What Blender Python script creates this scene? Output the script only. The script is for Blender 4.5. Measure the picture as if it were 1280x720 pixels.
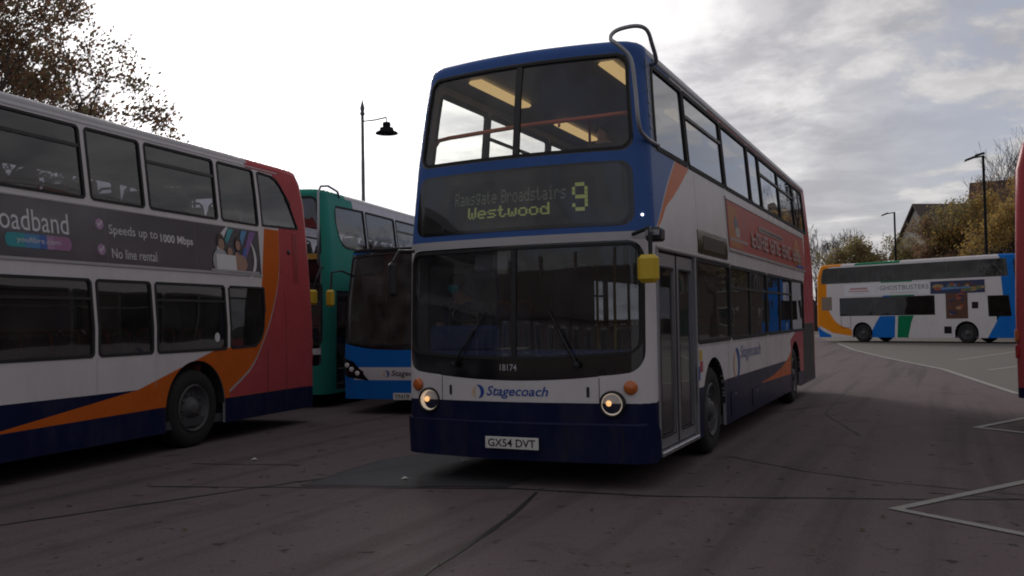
import bpy, math, random
from mathutils import Vector, Matrix, geometry
random.seed(7)
sc = bpy.context.scene
for o_ in list(bpy.data.objects):
    bpy.data.objects.remove(o_)
C = sc.collection
R = math.radians

# ------------------------------------------------------------------ camera, sky, sun, exposure
cam_d = bpy.data.cameras.new('camera'); cam = bpy.data.objects.new('camera', cam_d); C.objects.link(cam)
YAW, PITCH, ROLL = R(-25.248), R(2.013), R(-0.99)
Fw = Vector((math.sin(YAW)*math.cos(PITCH), math.cos(YAW)*math.cos(PITCH), math.sin(PITCH)))
Rt = Vector((math.cos(YAW), -math.sin(YAW), 0)); Up = Rt.cross(Fw)
R2 = Rt*math.cos(ROLL)+Up*math.sin(ROLL); U2 = -Rt*math.sin(ROLL)+Up*math.cos(ROLL)
M = Matrix.Identity(4)
for i in range(3):
    M[i][0], M[i][1], M[i][2] = R2[i], U2[i], -Fw[i]
M[0][3], M[1][3], M[2][3] = 3.537, -7.505, 1.509
cam.matrix_world = M
cam_d.sensor_width = 36; cam_d.lens = 1134.84/1280*36; cam_d.clip_end = 3000; cam_d.clip_start = .05
sc.camera = cam
sc.render.resolution_x = 1024; sc.render.resolution_y = 576

SUN_EL, SUN_AZ = R(18.1), R(-38.98)
sun_dir = Vector((math.sin(SUN_AZ)*math.cos(SUN_EL), math.cos(SUN_AZ)*math.cos(SUN_EL), math.sin(SUN_EL)))

w = bpy.data.worlds.new('World'); sc.world = w; w.use_nodes = True
nt = w.node_tree; N = nt.nodes; LK = nt.links
for n in list(N): N.remove(n)
def nd(t, **k):
    n = N.new(t)
    for a, b in k.items(): setattr(n, a, b)
    return n
def mth(op, a, b=None, clamp=False):
    n = nd('ShaderNodeMath', operation=op); n.use_clamp = clamp
    for i, v in enumerate((a, b)):
        if v is None: continue
        if isinstance(v, (int, float)): n.inputs[i].default_value = v
        else: LK.new(v, n.inputs[i])
    return n.outputs[0]
def mapr(v, a, b, c=0., d=1.):
    n = nd('ShaderNodeMapRange'); n.interpolation_type = 'SMOOTHSTEP'
    LK.new(v, n.inputs[0])
    for i, x in enumerate((a, b, c, d)): n.inputs[i+1].default_value = x
    return n.outputs[0]
def mixc(f, a, b):
    n = nd('ShaderNodeMix', data_type='RGBA')
    if isinstance(f, (int, float)): n.inputs[0].default_value = f
    else: LK.new(f, n.inputs[0])
    for i, v in ((6, a), (7, b)):
        if isinstance(v, tuple): n.inputs[i].default_value = (*v, 1)
        else: LK.new(v, n.inputs[i])
    return n.outputs[2]
sky = nd('ShaderNodeTexSky', sky_type='NISHITA'); sky.sun_disc = False
sky.sun_elevation = SUN_EL; sky.sun_rotation = SUN_AZ; sky.air_density = 1.0; sky.dust_density = 1.5
tc = nd('ShaderNodeTexCoord')
nrm = nd('ShaderNodeVectorMath', operation='NORMALIZE'); LK.new(tc.outputs['Generated'], nrm.inputs[0])
sep = nd('ShaderNodeSeparateXYZ'); LK.new(nrm.outputs[0], sep.inputs[0])
zz = mth('ADD', mth('MAXIMUM', sep.outputs[2], 0.0), .16)
cmb = nd('ShaderNodeCombineXYZ')
LK.new(mth('DIVIDE', sep.outputs[0], zz), cmb.inputs[0]); LK.new(mth('DIVIDE', sep.outputs[1], zz), cmb.inputs[1])
cmb.inputs[2].default_value = 3.7
def noise(scale, det, rough, dist=0., off=(0, 0, 0)):
    m = nd('ShaderNodeMapping'); m.inputs['Location'].default_value = off; LK.new(cmb.outputs[0], m.inputs[0])
    n = nd('ShaderNodeTexNoise'); LK.new(m.outputs[0], n.inputs['Vector'])
    n.inputs['Scale'].default_value = scale; n.inputs['Detail'].default_value = det
    n.inputs['Roughness'].default_value = rough; n.inputs['Distortion'].default_value = dist
    return n.outputs['Fac']
n1 = noise(1.9, 10, .60, .35); n2 = noise(.6, 5, .5, .2, (4.2, 1.7, 0)); n3 = noise(4.2, 8, .62, .3, (1, 8, 0))
dot = nd('ShaderNodeVectorMath', operation='DOT_PRODUCT'); LK.new(nrm.outputs[0], dot.inputs[0]); dot.inputs[1].default_value = sun_dir
dt = mth('MAXIMUM', dot.outputs['Value'], 0.0)
dens = mth('ADD', mth('MULTIPLY', n1, .65), mth('MULTIPLY', n2, .55))
cover = mapr(dens, .515, .60)
cover = mth('MAXIMUM', cover, mapr(dt, .72, .9))             # the bank of cloud that veils the sun
shade = mth('ADD', mth('MULTIPLY', mapr(n3, .36, .64), .4), mth('MULTIPLY', mapr(n1, .40, .62), .6))
ccol = mixc(shade, (3.7, 3.62, 3.82), (7.1, 6.95, 6.9))
glow = mth('ADD', mth('MULTIPLY', mth('POWER', dt, 9), 1.0), mth('MULTIPLY', mth('POWER', dt, 40), 1.2))
gn = nd('ShaderNodeVectorMath', operation='SCALE'); LK.new(ccol, gn.inputs[0]); LK.new(mth('ADD', glow, mapr(dot.outputs['Value'], -.9, .8, .37, .58)), gn.inputs['Scale'])
sky_n = nd('ShaderNodeVectorMath', operation='SCALE'); LK.new(sky.outputs[0], sky_n.inputs[0]); sky_n.inputs['Scale'].default_value = .7
sky_d = mixc(.8, sky_n.outputs[0], (2.65, 2.75, 3.35))
allc = mixc(cover, sky_d, gn.outputs[0])
bg = nd('ShaderNodeBackground'); LK.new(allc, bg.inputs[0]); bg.inputs[1].default_value = .1
out = nd('ShaderNodeOutputWorld'); LK.new(bg.outputs[0], out.inputs[0])

sl = bpy.data.lights.new('sun', 'SUN'); sl.energy = 0.8; sl.angle = R(14); sl.color = (1, .95, .88)
so = bpy.data.objects.new('sun', sl); C.objects.link(so); so.rotation_euler = sun_dir.to_track_quat('Z', 'Y').to_euler(); so.location = (-30, 40, 40)

sc.render.engine = 'CYCLES'
vs = sc.view_settings; vs.view_transform = 'Standard'; vs.look = 'None'; vs.gamma = 1; vs.exposure = 0.55; vs.use_curve_mapping = False
sc.cycles.filter_width = 1.9; sc.cycles.max_bounces = 8; sc.cycles.transparent_max_bounces = 24; sc.cycles.glossy_bounces = 3; sc.cycles.diffuse_bounces = 3
sc.cycles.caustics_reflective = False; sc.cycles.caustics_refractive = False

# ------------------------------------------------------------------ materials
MT = {}
def mat(name, col, rough=.5, metal=0., var=.12, vscale=3., bump=0., bscale=60., emit=None, estr=0., coat=0., spec=None, grime=0.):
    if name in MT: return MT[name]
    m = bpy.data.materials.new(name); m.use_nodes = True; t = m.node_tree; n = t.nodes; l = t.links
    p = n['Principled BSDF']
    p.inputs['Roughness'].default_value = rough; p.inputs['Metallic'].default_value = metal
    if coat: p.inputs['Coat Weight'].default_value = coat; p.inputs['Coat Roughness'].default_value = .12
    if spec is not None: p.inputs['Specular IOR Level'].default_value = spec
    tcn = n.new('ShaderNodeTexCoord')
    nz = n.new('ShaderNodeTexNoise'); nz.inputs['Scale'].default_value = vscale; nz.inputs['Detail'].default_value = 6; nz.inputs['Roughness'].default_value = .6
    l.new(tcn.outputs['Object'], nz.inputs['Vector'])
    mx = n.new('ShaderNodeMix'); mx.data_type = 'RGBA'
    mx.inputs[6].default_value = (*[max(0, c*(1-var)) for c in col], 1); mx.inputs[7].default_value = (*[min(1, c*(1+var)) for c in col], 1)
    l.new(nz.outputs['Fac'], mx.inputs[0]); colout = mx.outputs[2]
    if grime:
        mp = n.new('ShaderNodeMapping'); mp.inputs['Scale'].default_value = (1.6, 1.6, .5); l.new(tcn.outputs['Object'], mp.inputs[0])
        g = n.new('ShaderNodeTexNoise'); g.inputs['Scale'].default_value = 2.2; g.inputs['Detail'].default_value = 8; g.inputs['Roughness'].default_value = .7; l.new(mp.outputs[0], g.inputs['Vector'])
        r = n.new('ShaderNodeMapRange'); r.inputs[1].default_value = .45; r.inputs[2].default_value = .75; r.inputs[4].default_value = grime; l.new(g.outputs['Fac'], r.inputs[0])
        m2 = n.new('ShaderNodeMix'); m2.data_type = 'RGBA'; l.new(r.outputs[0], m2.inputs[0]); l.new(colout, m2.inputs[6]); m2.inputs[7].default_value = (.11, .095, .08, 1)
        colout = m2.outputs[2]
    l.new(colout, p.inputs['Base Color'])
    rr = n.new('ShaderNodeMapRange'); rr.inputs[3].default_value = max(.02, rough*.8); rr.inputs[4].default_value = min(1, rough*1.25); l.new(nz.outputs['Fac'], rr.inputs[0]); l.new(rr.outputs[0], p.inputs['Roughness'])
    if bump:
        b2 = n.new('ShaderNodeTexNoise'); b2.inputs['Scale'].default_value = bscale; b2.inputs['Detail'].default_value = 5; l.new(tcn.outputs['Object'], b2.inputs['Vector'])
        bb = n.new('ShaderNodeBump'); bb.inputs['Strength'].default_value = bump; bb.inputs['Distance'].default_value = .02; l.new(b2.outputs['Fac'], bb.inputs['Height']); l.new(bb.outputs[0], p.inputs['Normal'])
    if emit: p.inputs['Emission Color'].default_value = (*emit, 1); p.inputs['Emission Strength'].default_value = estr
    MT[name] = m; return m
def glass(name, tint, base=.045, rough=.015, dust_haze=.03):
    m = bpy.data.materials.new(name); m.use_nodes = True; t = m.node_tree; n = t.nodes; l = t.links
    for x in list(n): n.remove(x)
    o = n.new('ShaderNodeOutputMaterial'); tr = n.new('ShaderNodeBsdfTransparent'); gl = n.new('ShaderNodeBsdfGlossy'); mx = n.new('ShaderNodeMixShader')
    tr.inputs[0].default_value = (*tint, 1); gl.inputs['Roughness'].default_value = rough; gl.inputs[0].default_value = (.95, .97, 1, 1)
    lw = n.new('ShaderNodeLayerWeight'); lw.inputs[0].default_value = .5
    pw = n.new('ShaderNodeMath'); pw.operation = 'POWER'; l.new(lw.outputs['Facing'], pw.inputs[0]); pw.inputs[1].default_value = 4.2
    ma = n.new('ShaderNodeMath'); ma.operation = 'MULTIPLY_ADD'; l.new(pw.outputs[0], ma.inputs[0]); ma.inputs[1].default_value = .9; ma.inputs[2].default_value = base
    l.new(ma.outputs[0], mx.inputs[0]); l.new(tr.outputs[0], mx.inputs[1]); l.new(gl.outputs[0], mx.inputs[2])
    # a film of road dust, thickened to paint a grey haze on windscreens
    df = n.new('ShaderNodeBsdfDiffuse'); df.inputs[0].default_value = (.4, .38, .35, 1)
    tcn = n.new('ShaderNodeTexCoord'); nz = n.new('ShaderNodeTexNoise'); nz.inputs['Scale'].default_value = 3; nz.inputs['Detail'].default_value = 8; l.new(tcn.outputs['Object'], nz.inputs['Vector'])
    mr = n.new('ShaderNodeMapRange'); mr.inputs[1].default_value = .3; mr.inputs[2].default_value = .75; mr.inputs[3].default_value = dust_haze*.4; mr.inputs[4].default_value = dust_haze*1.6; l.new(nz.outputs['Fac'], mr.inputs[0])
    # slight pane waviness
    nb = n.new('ShaderNodeTexNoise'); nb.inputs['Scale'].default_value = 1.1; nb.inputs['Detail'].default_value = 1; l.new(tcn.outputs['Object'], nb.inputs['Vector'])
    bp = n.new('ShaderNodeBump'); bp.inputs['Strength'].default_value = .12; bp.inputs['Distance'].default_value = .05; l.new(nb.outputs['Fac'], bp.inputs['Height']); l.new(bp.outputs[0], gl.inputs['Normal'])
    m3 = n.new('ShaderNodeMixShader'); l.new(mr.outputs[0], m3.inputs[0]); l.new(mx.outputs[0], m3.inputs[1]); l.new(df.outputs[0], m3.inputs[2]); l.new(m3.outputs[0], o.inputs[0])
    MT[name] = m; return m
white = mat('white_paint', (.68, .65, .66), .26, var=.06, spec=.03, grime=.10)
navy = mat('navy_paint', (.012, .017, .055), .25, var=.25, spec=.04, grime=.25)
blue = mat('blue_paint', (.058, .125, .35), .28, var=.12, spec=.04, grime=.08)
brightblue = mat('bright_blue_paint', (.012, .16, .55), .33, var=.1, spec=.04, grime=.08)
orange = mat('orange_paint', (.60, .13, .02), .28, var=.1, spec=.04, grime=.12)
amber = mat('amber_paint', (.80, .27, .015), .35, var=.08, spec=.04, grime=.08)
red = mat('red_paint', (.46, .08, .09), .26, var=.12, spec=.04, grime=.12)
green = mat('teal_green_paint', (.04, .28, .22), .35, var=.12, spec=.04, grime=.1)
dgreen = mat('green_paint', (.008, .2, .09), .35, var=.1, spec=.04, grime=.1)
silver = mat('silver_paint', (.44, .43, .44), .35, spec=.15, var=.08, grime=.1)
black = mat('black_trim', (.012, .012, .014), .45, var=.3)
gloss_black = mat('gloss_black', (.008, .008, .01), .12, var=.2, coat=.4)
rubber = mat('rubber', (.018, .018, .019), .75, var=.3, bump=.25, bscale=90)
tyre_m = mat('tyre_rubber', (.016, .016, .016), .85, var=.3, bump=.4, bscale=40)
alu = mat('brushed_aluminium', (.45, .45, .46), .38, metal=.85, var=.1)
steel = mat('grey_steel', (.33, .34, .36), .42, metal=.6, var=.15)
rim_m = mat('wheel_paint', (.085, .085, .09), .6, metal=.2, var=.25, vscale=8, grime=.4)
inner_m = mat('interior_lining', (.26, .25, .27), .6, var=.1)
ceil_m = mat('ceiling_lining', (.20, .19, .215), .5, var=.1)
floor_m = mat('interior_floor', (.05, .05, .06), .7, var=.3)
fabric = mat('seat_fabric', (.02, .03, .10), .9, var=.6, vscale=22)
fabric2 = mat('seat_fabric_red', (.16, .03, .035), .9, var=.4, vscale=22)
rail_or = mat('orange_handrail', (.52, .11, .035), .4, var=.1)
rail_y = mat('yellow_plastic', (.62, .43, .03), .4, var=.12, vscale=8)
dash_b = mat('dash_blue', (.026, .06, .2), .5, var=.15)
lamp_warm = mat('warm_strip_lamp', (.75, .6, .36), .5, emit=(1, .68, .30), estr=.34)
amber_lens = mat('amber_lens', (.55, .13, .02), .12, var=.15, coat=.5)
red_lens = mat('red_lens', (.4, .01, .01), .12, var=.15, coat=.5)
chrome = mat('reflector_chrome', (.78, .77, .75), .45, metal=.12, var=.05)
bulb = mat('headlamp_bulb', (1, .8, .55), .3, emit=(1, .50, .18), estr=.8)
led_y = mat('display_led', (.3, .33, .05), .5, emit=(.48, .52, .16), estr=.21, var=.3, vscale=9)
led_g = mat('display_led_dim', (.2, .2, .16), .5, emit=(.5, .52, .36), estr=.06, var=.3, vscale=9)
disp_m = mat('display_board', (.045, .047, .052), .6, var=.2)
plate_m = mat('plate_white', (.72, .71, .66), .4, var=.05)
ink = mat('black_print', (.012, .012, .015), .5)
wht_print = mat('white_print', (.72, .72, .74), .45, var=.04)
grey_print = mat('grey_print', (.42, .42, .44), .45)
logo_blue = mat('logo_blue', (.02, .075, .33), .4)
orange_lite = mat('logo_pale_orange', (.75, .5, .3), .4)
ad_dark = mat('advert_dark', (.028, .022, .04), .35, var=.2, coat=.2)
ad_red = mat('advert_red', (.38, .045, .03), .45, var=.5, vscale=2.5)
skin_m = mat('skin', (.45, .26, .19), .55, var=.08)
hair_m = mat('hair', (.03, .02, .015), .7, var=.3)
teal_m = mat('teal_mask', (.05, .5, .48), .8)
shirt_m = mat('blue_shirt', (.06, .08, .14), .85, var=.2)
coat_m = mat('dark_coat', (.04, .035, .045), .9, var=.2)
G_front = glass('windscreen_glass', (.55, .57, .60), base=.055, dust_haze=.055)
G_up = glass('upper_screen_glass', (.90, .91, .88), base=.05, dust_haze=.035)
G_side = glass('side_glass', (.22, .23, .25), base=.17, dust_haze=.03)
G_dark = glass('tinted_glass', (.30, .30, .33), base=.085, dust_haze=.05)
G_black = glass('black_glass', (.07, .07, .08), base=.05, dust_haze=.02)
G_lens = glass('lamp_lens', (.92, .92, .9), base=.06, dust_haze=.01)

# ------------------------------------------------------------------ mesh helpers
class MB:
    def __init__(s): s.v = []; s.f = []; s.m = []
    def add(s, vs_, fs, m=0):
        b = len(s.v); s.v += [tuple(p) for p in vs_]
        for f in fs: s.f.append(tuple(i+b for i in f)); s.m.append(m)
        return s
    def box(s, a, b, m=0):
        (x0, y0, z0), (x1, y1, z1) = a, b
        return s.add([(x0,y0,z0),(x1,y0,z0),(x1,y1,z0),(x0,y1,z0),(x0,y0,z1),(x1,y0,z1),(x1,y1,z1),(x0,y1,z1)],
              [(0,3,2,1),(4,5,6,7),(0,1,5,4),(1,2,6,5),(2,3,7,6),(3,0,4,7)], m)
    def cbox(s, a, b, c, m=0):      # chamfered box
        (x0, y0, z0), (x1, y1, z1) = a, b
        vs_ = []; idx = {}
        for i, x in enumerate((x0, x1)):
            for j, y in enumerate((y0, y1)):
                for k, z in enumerate((z0, z1)):
                    sx, sy, sz = (c if i == 0 else -c), (c if j == 0 else -c), (c if k == 0 else -c)
                    for ax in range(3):
                        idx[(i,j,k,ax)] = len(vs_)
                        vs_.append((x+(0 if ax == 0 else sx), y+(0 if ax == 1 else sy), z+(0 if ax == 2 else sz)))
        I = lambda *a_: idx[a_]
        fs = []
        fs += [(I(0,0,0,0),I(0,0,1,0),I(0,1,1,0),I(0,1,0,0)), (I(1,0,0,0),I(1,1,0,0),I(1,1,1,0),I(1,0,1,0))]
        fs += [(I(0,0,0,1),I(1,0,0,1),I(1,0,1,1),I(0,0,1,1)), (I(0,1,0,1),I(0,1,1,1),I(1,1,1,1),I(1,1,0,1))]
        fs += [(I(0,0,0,2),I(0,1,0,2),I(1,1,0,2),I(1,0,0,2)), (I(0,0,1,2),I(1,0,1,2),I(1,1,1,2),I(0,1,1,2))]
        for i in (0,1):
            for j in (0,1):
                fs.append((I(i,j,0,0),I(i,j,1,0),I(i,j,1,1),I(i,j,0,1)))
                fs.append((I(i,0,j,0),I(i,1,j,0),I(i,1,j,2),I(i,0,j,2)))
                fs.append((I(0,i,j,1),I(1,i,j,1),I(1,i,j,2),I(0,i,j,2)))
                for k in (0,1): fs.append((I(i,j,k,0),I(i,j,k,1),I(i,j,k,2)))
        return s.add(vs_, fs, m)
    def tube(s, pts, r, n=8, m=0, cap=True):
        pts = [Vector(p) for p in pts]; rs = r if isinstance(r, (list, tuple)) else [r]*len(pts)
        rings = []; ref = None
        for i, p in enumerate(pts):
            d = (pts[min(i+1, len(pts)-1)]-pts[max(i-1, 0)]).normalized()
            if ref is None: ref = d.orthogonal().normalized()
            u = (ref-d*ref.dot(d))
            u = u.normalized() if u.length > 1e-6 else d.orthogonal().normalized()
            ref = u; v = d.cross(u)
            rings.append([p+(u*math.cos(2*math.pi*k/n)+v*math.sin(2*math.pi*k/n))*rs[i] for k in range(n)])
        vs_ = [q for r_ in rings for q in r_]; fs = []
        for i in range(len(pts)-1):
            for k in range(n): fs.append((i*n+k, i*n+(k+1) % n, (i+1)*n+(k+1) % n, (i+1)*n+k))
        if cap: fs += [tuple(reversed(range(n))), tuple(range((len(pts)-1)*n, len(pts)*n))]
        return s.add(vs_, fs, m)
    def lathe(s, prof, n=32, axis=2, c=(0,0,0), m=0, close=False):   # prof: (radius, height[, mat])
        vs_ = []; fs = []; ms = []
        for (r, h, *_) in prof:
            for k in range(n):
                a = 2*math.pi*k/n; x, y = r*math.cos(a), r*math.sin(a)
                p = (x, y, h) if axis == 2 else ((h, x, y) if axis == 0 else (y, h, x))
                vs_.append((p[0]+c[0], p[1]+c[1], p[2]+c[2]))
        b = len(s.v); s.v += vs_
        for i in range(len(prof)-1):
            mm = prof[i][2] if len(prof[i]) > 2 else m
            for k in range(n):
                s.f.append((b+i*n+k, b+i*n+(k+1) % n, b+(i+1)*n+(k+1) % n, b+(i+1)*n+k)); s.m.append(mm)
        return s
    def mesh(s, mats, smooth=False, name='m'):
        me = bpy.data.meshes.new(name); me.from_pydata(s.v, [], s.f)
        for m_ in (mats if isinstance(mats, (list, tuple)) else [mats]): me.materials.append(m_)
        me.polygons.foreach_set('material_index', s.m)
        if smooth: me.polygons.foreach_set('use_smooth', [True]*len(s.f))
        me.update(); return me
    def build(s, name, mats, parent=None, smooth=False):
        return link(name, s.mesh(mats, smooth, name), parent)
def link(name, me, parent=None):
    o = bpy.data.objects.new(name, me); C.objects.link(o)
    if parent: o.parent = parent
    return o
def empty(name, loc=(0,0,0), rz=0.):
    o = bpy.data.objects.new(name, None); C.objects.link(o); o.location = loc; o.rotation_euler = (0,0,rz); o.empty_display_size = .3; return o
def tag(o, label=None, cat=None, group=None, kind=None):
    for k, v in (('label', label), ('category', cat), ('group', group), ('kind', kind)):
        if v: o[k] = v
    return o

# -- 2-D regions painted in columns on a curved sheet
def smp(y0, y1, n): return [y0+(y1-y0)*i/n for i in range(n+1)]
def fn(v): return v if callable(v) else (lambda y, v=v: v)
def rect(m, y0, y1, z0, z1, r=0.):
    f0, f1 = fn(z0), fn(z1)
    def dd(y):
        d = max(y0+r-y, y-(y1-r), 0.)
        return r-math.sqrt(max(r*r-d*d, 0.)) if r else 0.
    ks = [y0, y1]
    if r: ks += [y0+r*(1-math.cos(a*math.pi/12)) for a in range(1, 7)]+[y1-r*(1-math.cos(a*math.pi/12)) for a in range(1, 7)]
    return dict(m=m, y0=y0, y1=y1, lo=lambda y: f0(y)+dd(y), hi=lambda y: f1(y)-dd(y), ks=ks, grow=lambda e, mm: rect(mm, y0-e, y1+e, lambda y: f0(y)-e, lambda y: f1(y)+e, r+e if r else 0))
def pl(pts):
    def g(y):
        if y <= pts[0][0]: return pts[0][1]
        for (a, b), (c, d) in zip(pts, pts[1:]):
            if y <= c: return b+(d-b)*(y-a)/max(c-a, 1e-9)
        return pts[-1][1]
    return g
def spl(pts, n=6):           # smooth (Catmull-Rom) version of a polyline that is monotone in y
    P = [pts[0]]+list(pts)+[pts[-1]]; o = []
    for i in range(1, len(P)-2):
        for k in range(n):
            t = k/n; q = []
            for j in (0, 1):
                a, b, c, d = P[i-1][j], P[i][j], P[i+1][j], P[i+2][j]
                q.append(.5*(2*b+(c-a)*t+(2*a-5*b+4*c-d)*t*t+(3*b-a-3*c+d)*t**3))
            o.append(tuple(q))
    o.append(pts[-1])
    o2 = [o[0]]
    for q in o[1:]:
        if q[0] > o2[-1][0]+1e-5: o2.append(q)
    return o2
def poly(m, lo, hi):
    y0, y1 = max(lo[0][0], hi[0][0]), min(lo[-1][0], hi[-1][0])
    return dict(m=m, y0=y0, y1=y1, lo=pl(lo), hi=pl(hi), ks=[p[0] for p in lo]+[p[0] for p in hi],
                grow=lambda e, mm: poly(mm, [(lo[0][0]-e, lo[0][1]-e)]+[(a, b-e) for a, b in lo]+[(lo[-1][0]+e, lo[-1][1]-e)], [(hi[0][0]-e, hi[0][1]+e)]+[(a, b+e) for a, b in hi]+[(hi[-1][0]+e, hi[-1][1]+e)]))
def arch(m, yc, zc, r, zb=-1):
    return dict(m=m, y0=yc-r, y1=yc+r, lo=lambda y: zb, hi=lambda y: zc+math.sqrt(max(r*r-(y-yc)**2, 0)), ks=[yc-r*math.cos(math.pi*k/24) for k in range(25)])
def sheet(name, mp, a0, a1, z0, z1, shapes, mats, parent, base=0, inner=None, thick=.035, step=.25, zk=(), off=0., nsgn=1, asm=()):
    f0, f1 = fn(z0), fn(z1)
    ks = set([a0, a1]+list(asm))
    n = max(1, int(math.ceil((a1-a0)/step))); ks |= {a0+(a1-a0)*i/n for i in range(n+1)}
    for s in shapes: ks |= set(s['ks'])
    ks = sorted(k for k in ks if a0-1e-9 <= k <= a1+1e-9)
    kk = [ks[0]]
    for k in ks[1:]:
        if k-kk[-1] > 2e-4: kk.append(k)
    verts = []; vid = {}; faces = []; mids = []; nor = []
    def P(a, z, o, flip):
        key = (round(a, 5), round(z, 5), flip)
        if key in vid: return vid[key]
        p = mp(a, z); e = 2e-3
        da = mp(min(a+e, a1), z)-mp(max(a-e, a0), z); dz = mp(a, z+e)-mp(a, z-e)
        nn = da.cross(dz)*nsgn
        nn = nn.normalized() if nn.length > 1e-12 else Vector((0,0,1))
        vid[key] = len(verts); verts.append(p+nn*o); nor.append(-nn if flip else nn); return vid[key]
    for p, q in zip(kk, kk[1:]):
        mid = (p+q)/2; e = min(1e-6, (q-p)*.01)
        act = [s for s in shapes if s['y0'] < mid < s['y1']]
        bl, bh = f0(mid), f1(mid)
        bs = [f0, f1]+[g for s in act for g in (s['lo'], s['hi'])]+[fn(z) for z in zk]
        bs = [g for g in bs if bl-1e-9 <= g(mid) <= bh+1e-9]
        bs.sort(key=lambda g: g(mid))
        for g, h in zip(bs, bs[1:]):
            if h(mid)-g(mid) < 1e-4: continue
            zm = (g(mid)+h(mid))/2; mm = base
            for s in act:
                if s['lo'](mid) < zm < s['hi'](mid): mm = s['m']
            if mm is None: continue
            cs = [(p, g(p+e)), (q, g(q-e)), (q, max(h(q-e), g(q-e))), (p, max(h(p+e), g(p+e)))]
            for flip in ((0, 1) if inner is not None else (0,)):
                ids = [P(a, z, off if not flip else off-thick, flip) for a, z in cs]
                u = []
                for i in ids:
                    if i not in u: u.append(i)
                if len(u) < 3: continue
                if (nsgn < 0) != bool(flip): u.reverse()
                faces.append(u); mids.append(inner if flip else mm)
    if inner is not None:            # close the edges of openings between the outer and the inner face
        inv = {i: k for k, i in vid.items()}; cnt = {}
        for f_ in faces:
            if inv[f_[0]][2]: continue
            for i, j in zip(f_, f_[1:]+f_[:1]):
                e_ = (min(i, j), max(i, j)); cnt[e_] = None if e_ in cnt else (i, j)
        for ij in [v for v in cnt.values() if v]:
            i, j = ij; q = [i, j]+[vid.get((inv[t][0], inv[t][1], 1)) for t in (j, i)]
            if None in q: continue
            pts = [verts[t] for t in q]; nn = (pts[1]-pts[0]).cross(pts[3]-pts[0])
            nn = -nn.normalized() if nn.length > 1e-12 else Vector((0, 0, 1))
            b0 = len(verts); verts += pts; nor += [nn]*4; faces.append([b0+3, b0+2, b0+1, b0]); mids.append(inner)
    me = bpy.data.meshes.new(name); me.from_pydata(verts, [], faces)
    for m_ in mats: me.materials.append(m_)
    me.polygons.foreach_set('material_index', mids)
    me.polygons.foreach_set('use_smooth', [True]*len(faces))
    me.update()
    me.normals_split_custom_set([nor[l.vertex_index] for l in me.loops])
    return link(name, me, parent)

# -- lettering and printed shapes laid on a surface
def text_geo(txt, shear=0., bold=0., spacing=1.):
    cu = bpy.data.curves.new('t', 'FONT'); cu.body = txt; cu.size = 1; cu.shear = shear; cu.offset = bold; cu.space_character = spacing; cu.resolution_u = 3; cu.fill_mode = 'FRONT'
    ob = bpy.data.objects.new('t', cu); C.objects.link(ob)
    dg = bpy.context.evaluated_depsgraph_get(); me = ob.evaluated_get(dg).to_mesh()
    v = [tuple(x.co) for x in me.vertices]; f = [tuple(p.vertices) for p in me.polygons]
    ob.evaluated_get(dg).to_mesh_clear(); bpy.data.objects.remove(ob); bpy.data.curves.remove(cu)
    return v, f
def on_surf(mp, a, z, off, nsgn):
    e = 2e-3; p = mp(a, z); n = ((mp(a+e, z)-mp(a-e, z)).cross(mp(a, z+e)-mp(a, z-e))*nsgn).normalized()
    return p+n*off
def lettering(name, txt, mp, a0, a1, z0, z1, material, parent, nsgn=1, off=.004, shear=0., bold=0., spacing=1., tilt=0.):
    v, f = text_geo(txt, shear, bold, spacing)
    xs = [p[0] for p in v]; ys = [p[1] for p in v]; x0, x1, y0, y1 = min(xs), max(xs), min(ys), max(ys)
    V = []
    for p in v:
        t = (p[0]-x0)/(x1-x0); s_ = (p[1]-y0)/(y1-y0)
        V.append(on_surf(mp, a0+(a1-a0)*t, z0+(z1-z0)*s_+tilt*t, off, nsgn))
    mb = MB(); mb.add(V, f); return mb.build(name, material, parent)
def ell(cx, cz, rx, rz, n=20, a0=0, a1=2*math.pi): return [(cx+rx*math.cos(a0+(a1-a0)*k/n), cz+rz*math.sin(a0+(a1-a0)*k/n)) for k in range(n)]
def crescent(cx, cz, r, w, a0, a1, n=14, s=1):
    o = [(cx+s*r*math.cos(a0+(a1-a0)*k/n), cz+r*math.sin(a0+(a1-a0)*k/n)) for k in range(n+1)]
    i = []
    for k in range(n, -1, -1):
        a = a0+(a1-a0)*k/n; ww = w*math.sin(math.pi*k/n)**.7 if 0 < k < n else 0
        i.append((cx+s*(r-ww)*math.cos(a), cz+(r-ww)*math.sin(a)))
    return o+i[1:-1]
def printed(name, polys, mp, parent, mats, nsgn=1, off=.004, dz=.0006):
    mb = MB()
    for k, (pts, mi) in enumerate(polys):
        vs_ = [on_surf(mp, a, z, off+k*dz, nsgn) for a, z in pts]
        tr = geometry.tessellate_polygon([[Vector((a, z, 0)) for a, z in pts]])
        mb.add(vs_, tr, mi)
    return mb.build(name, mats, parent)

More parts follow.
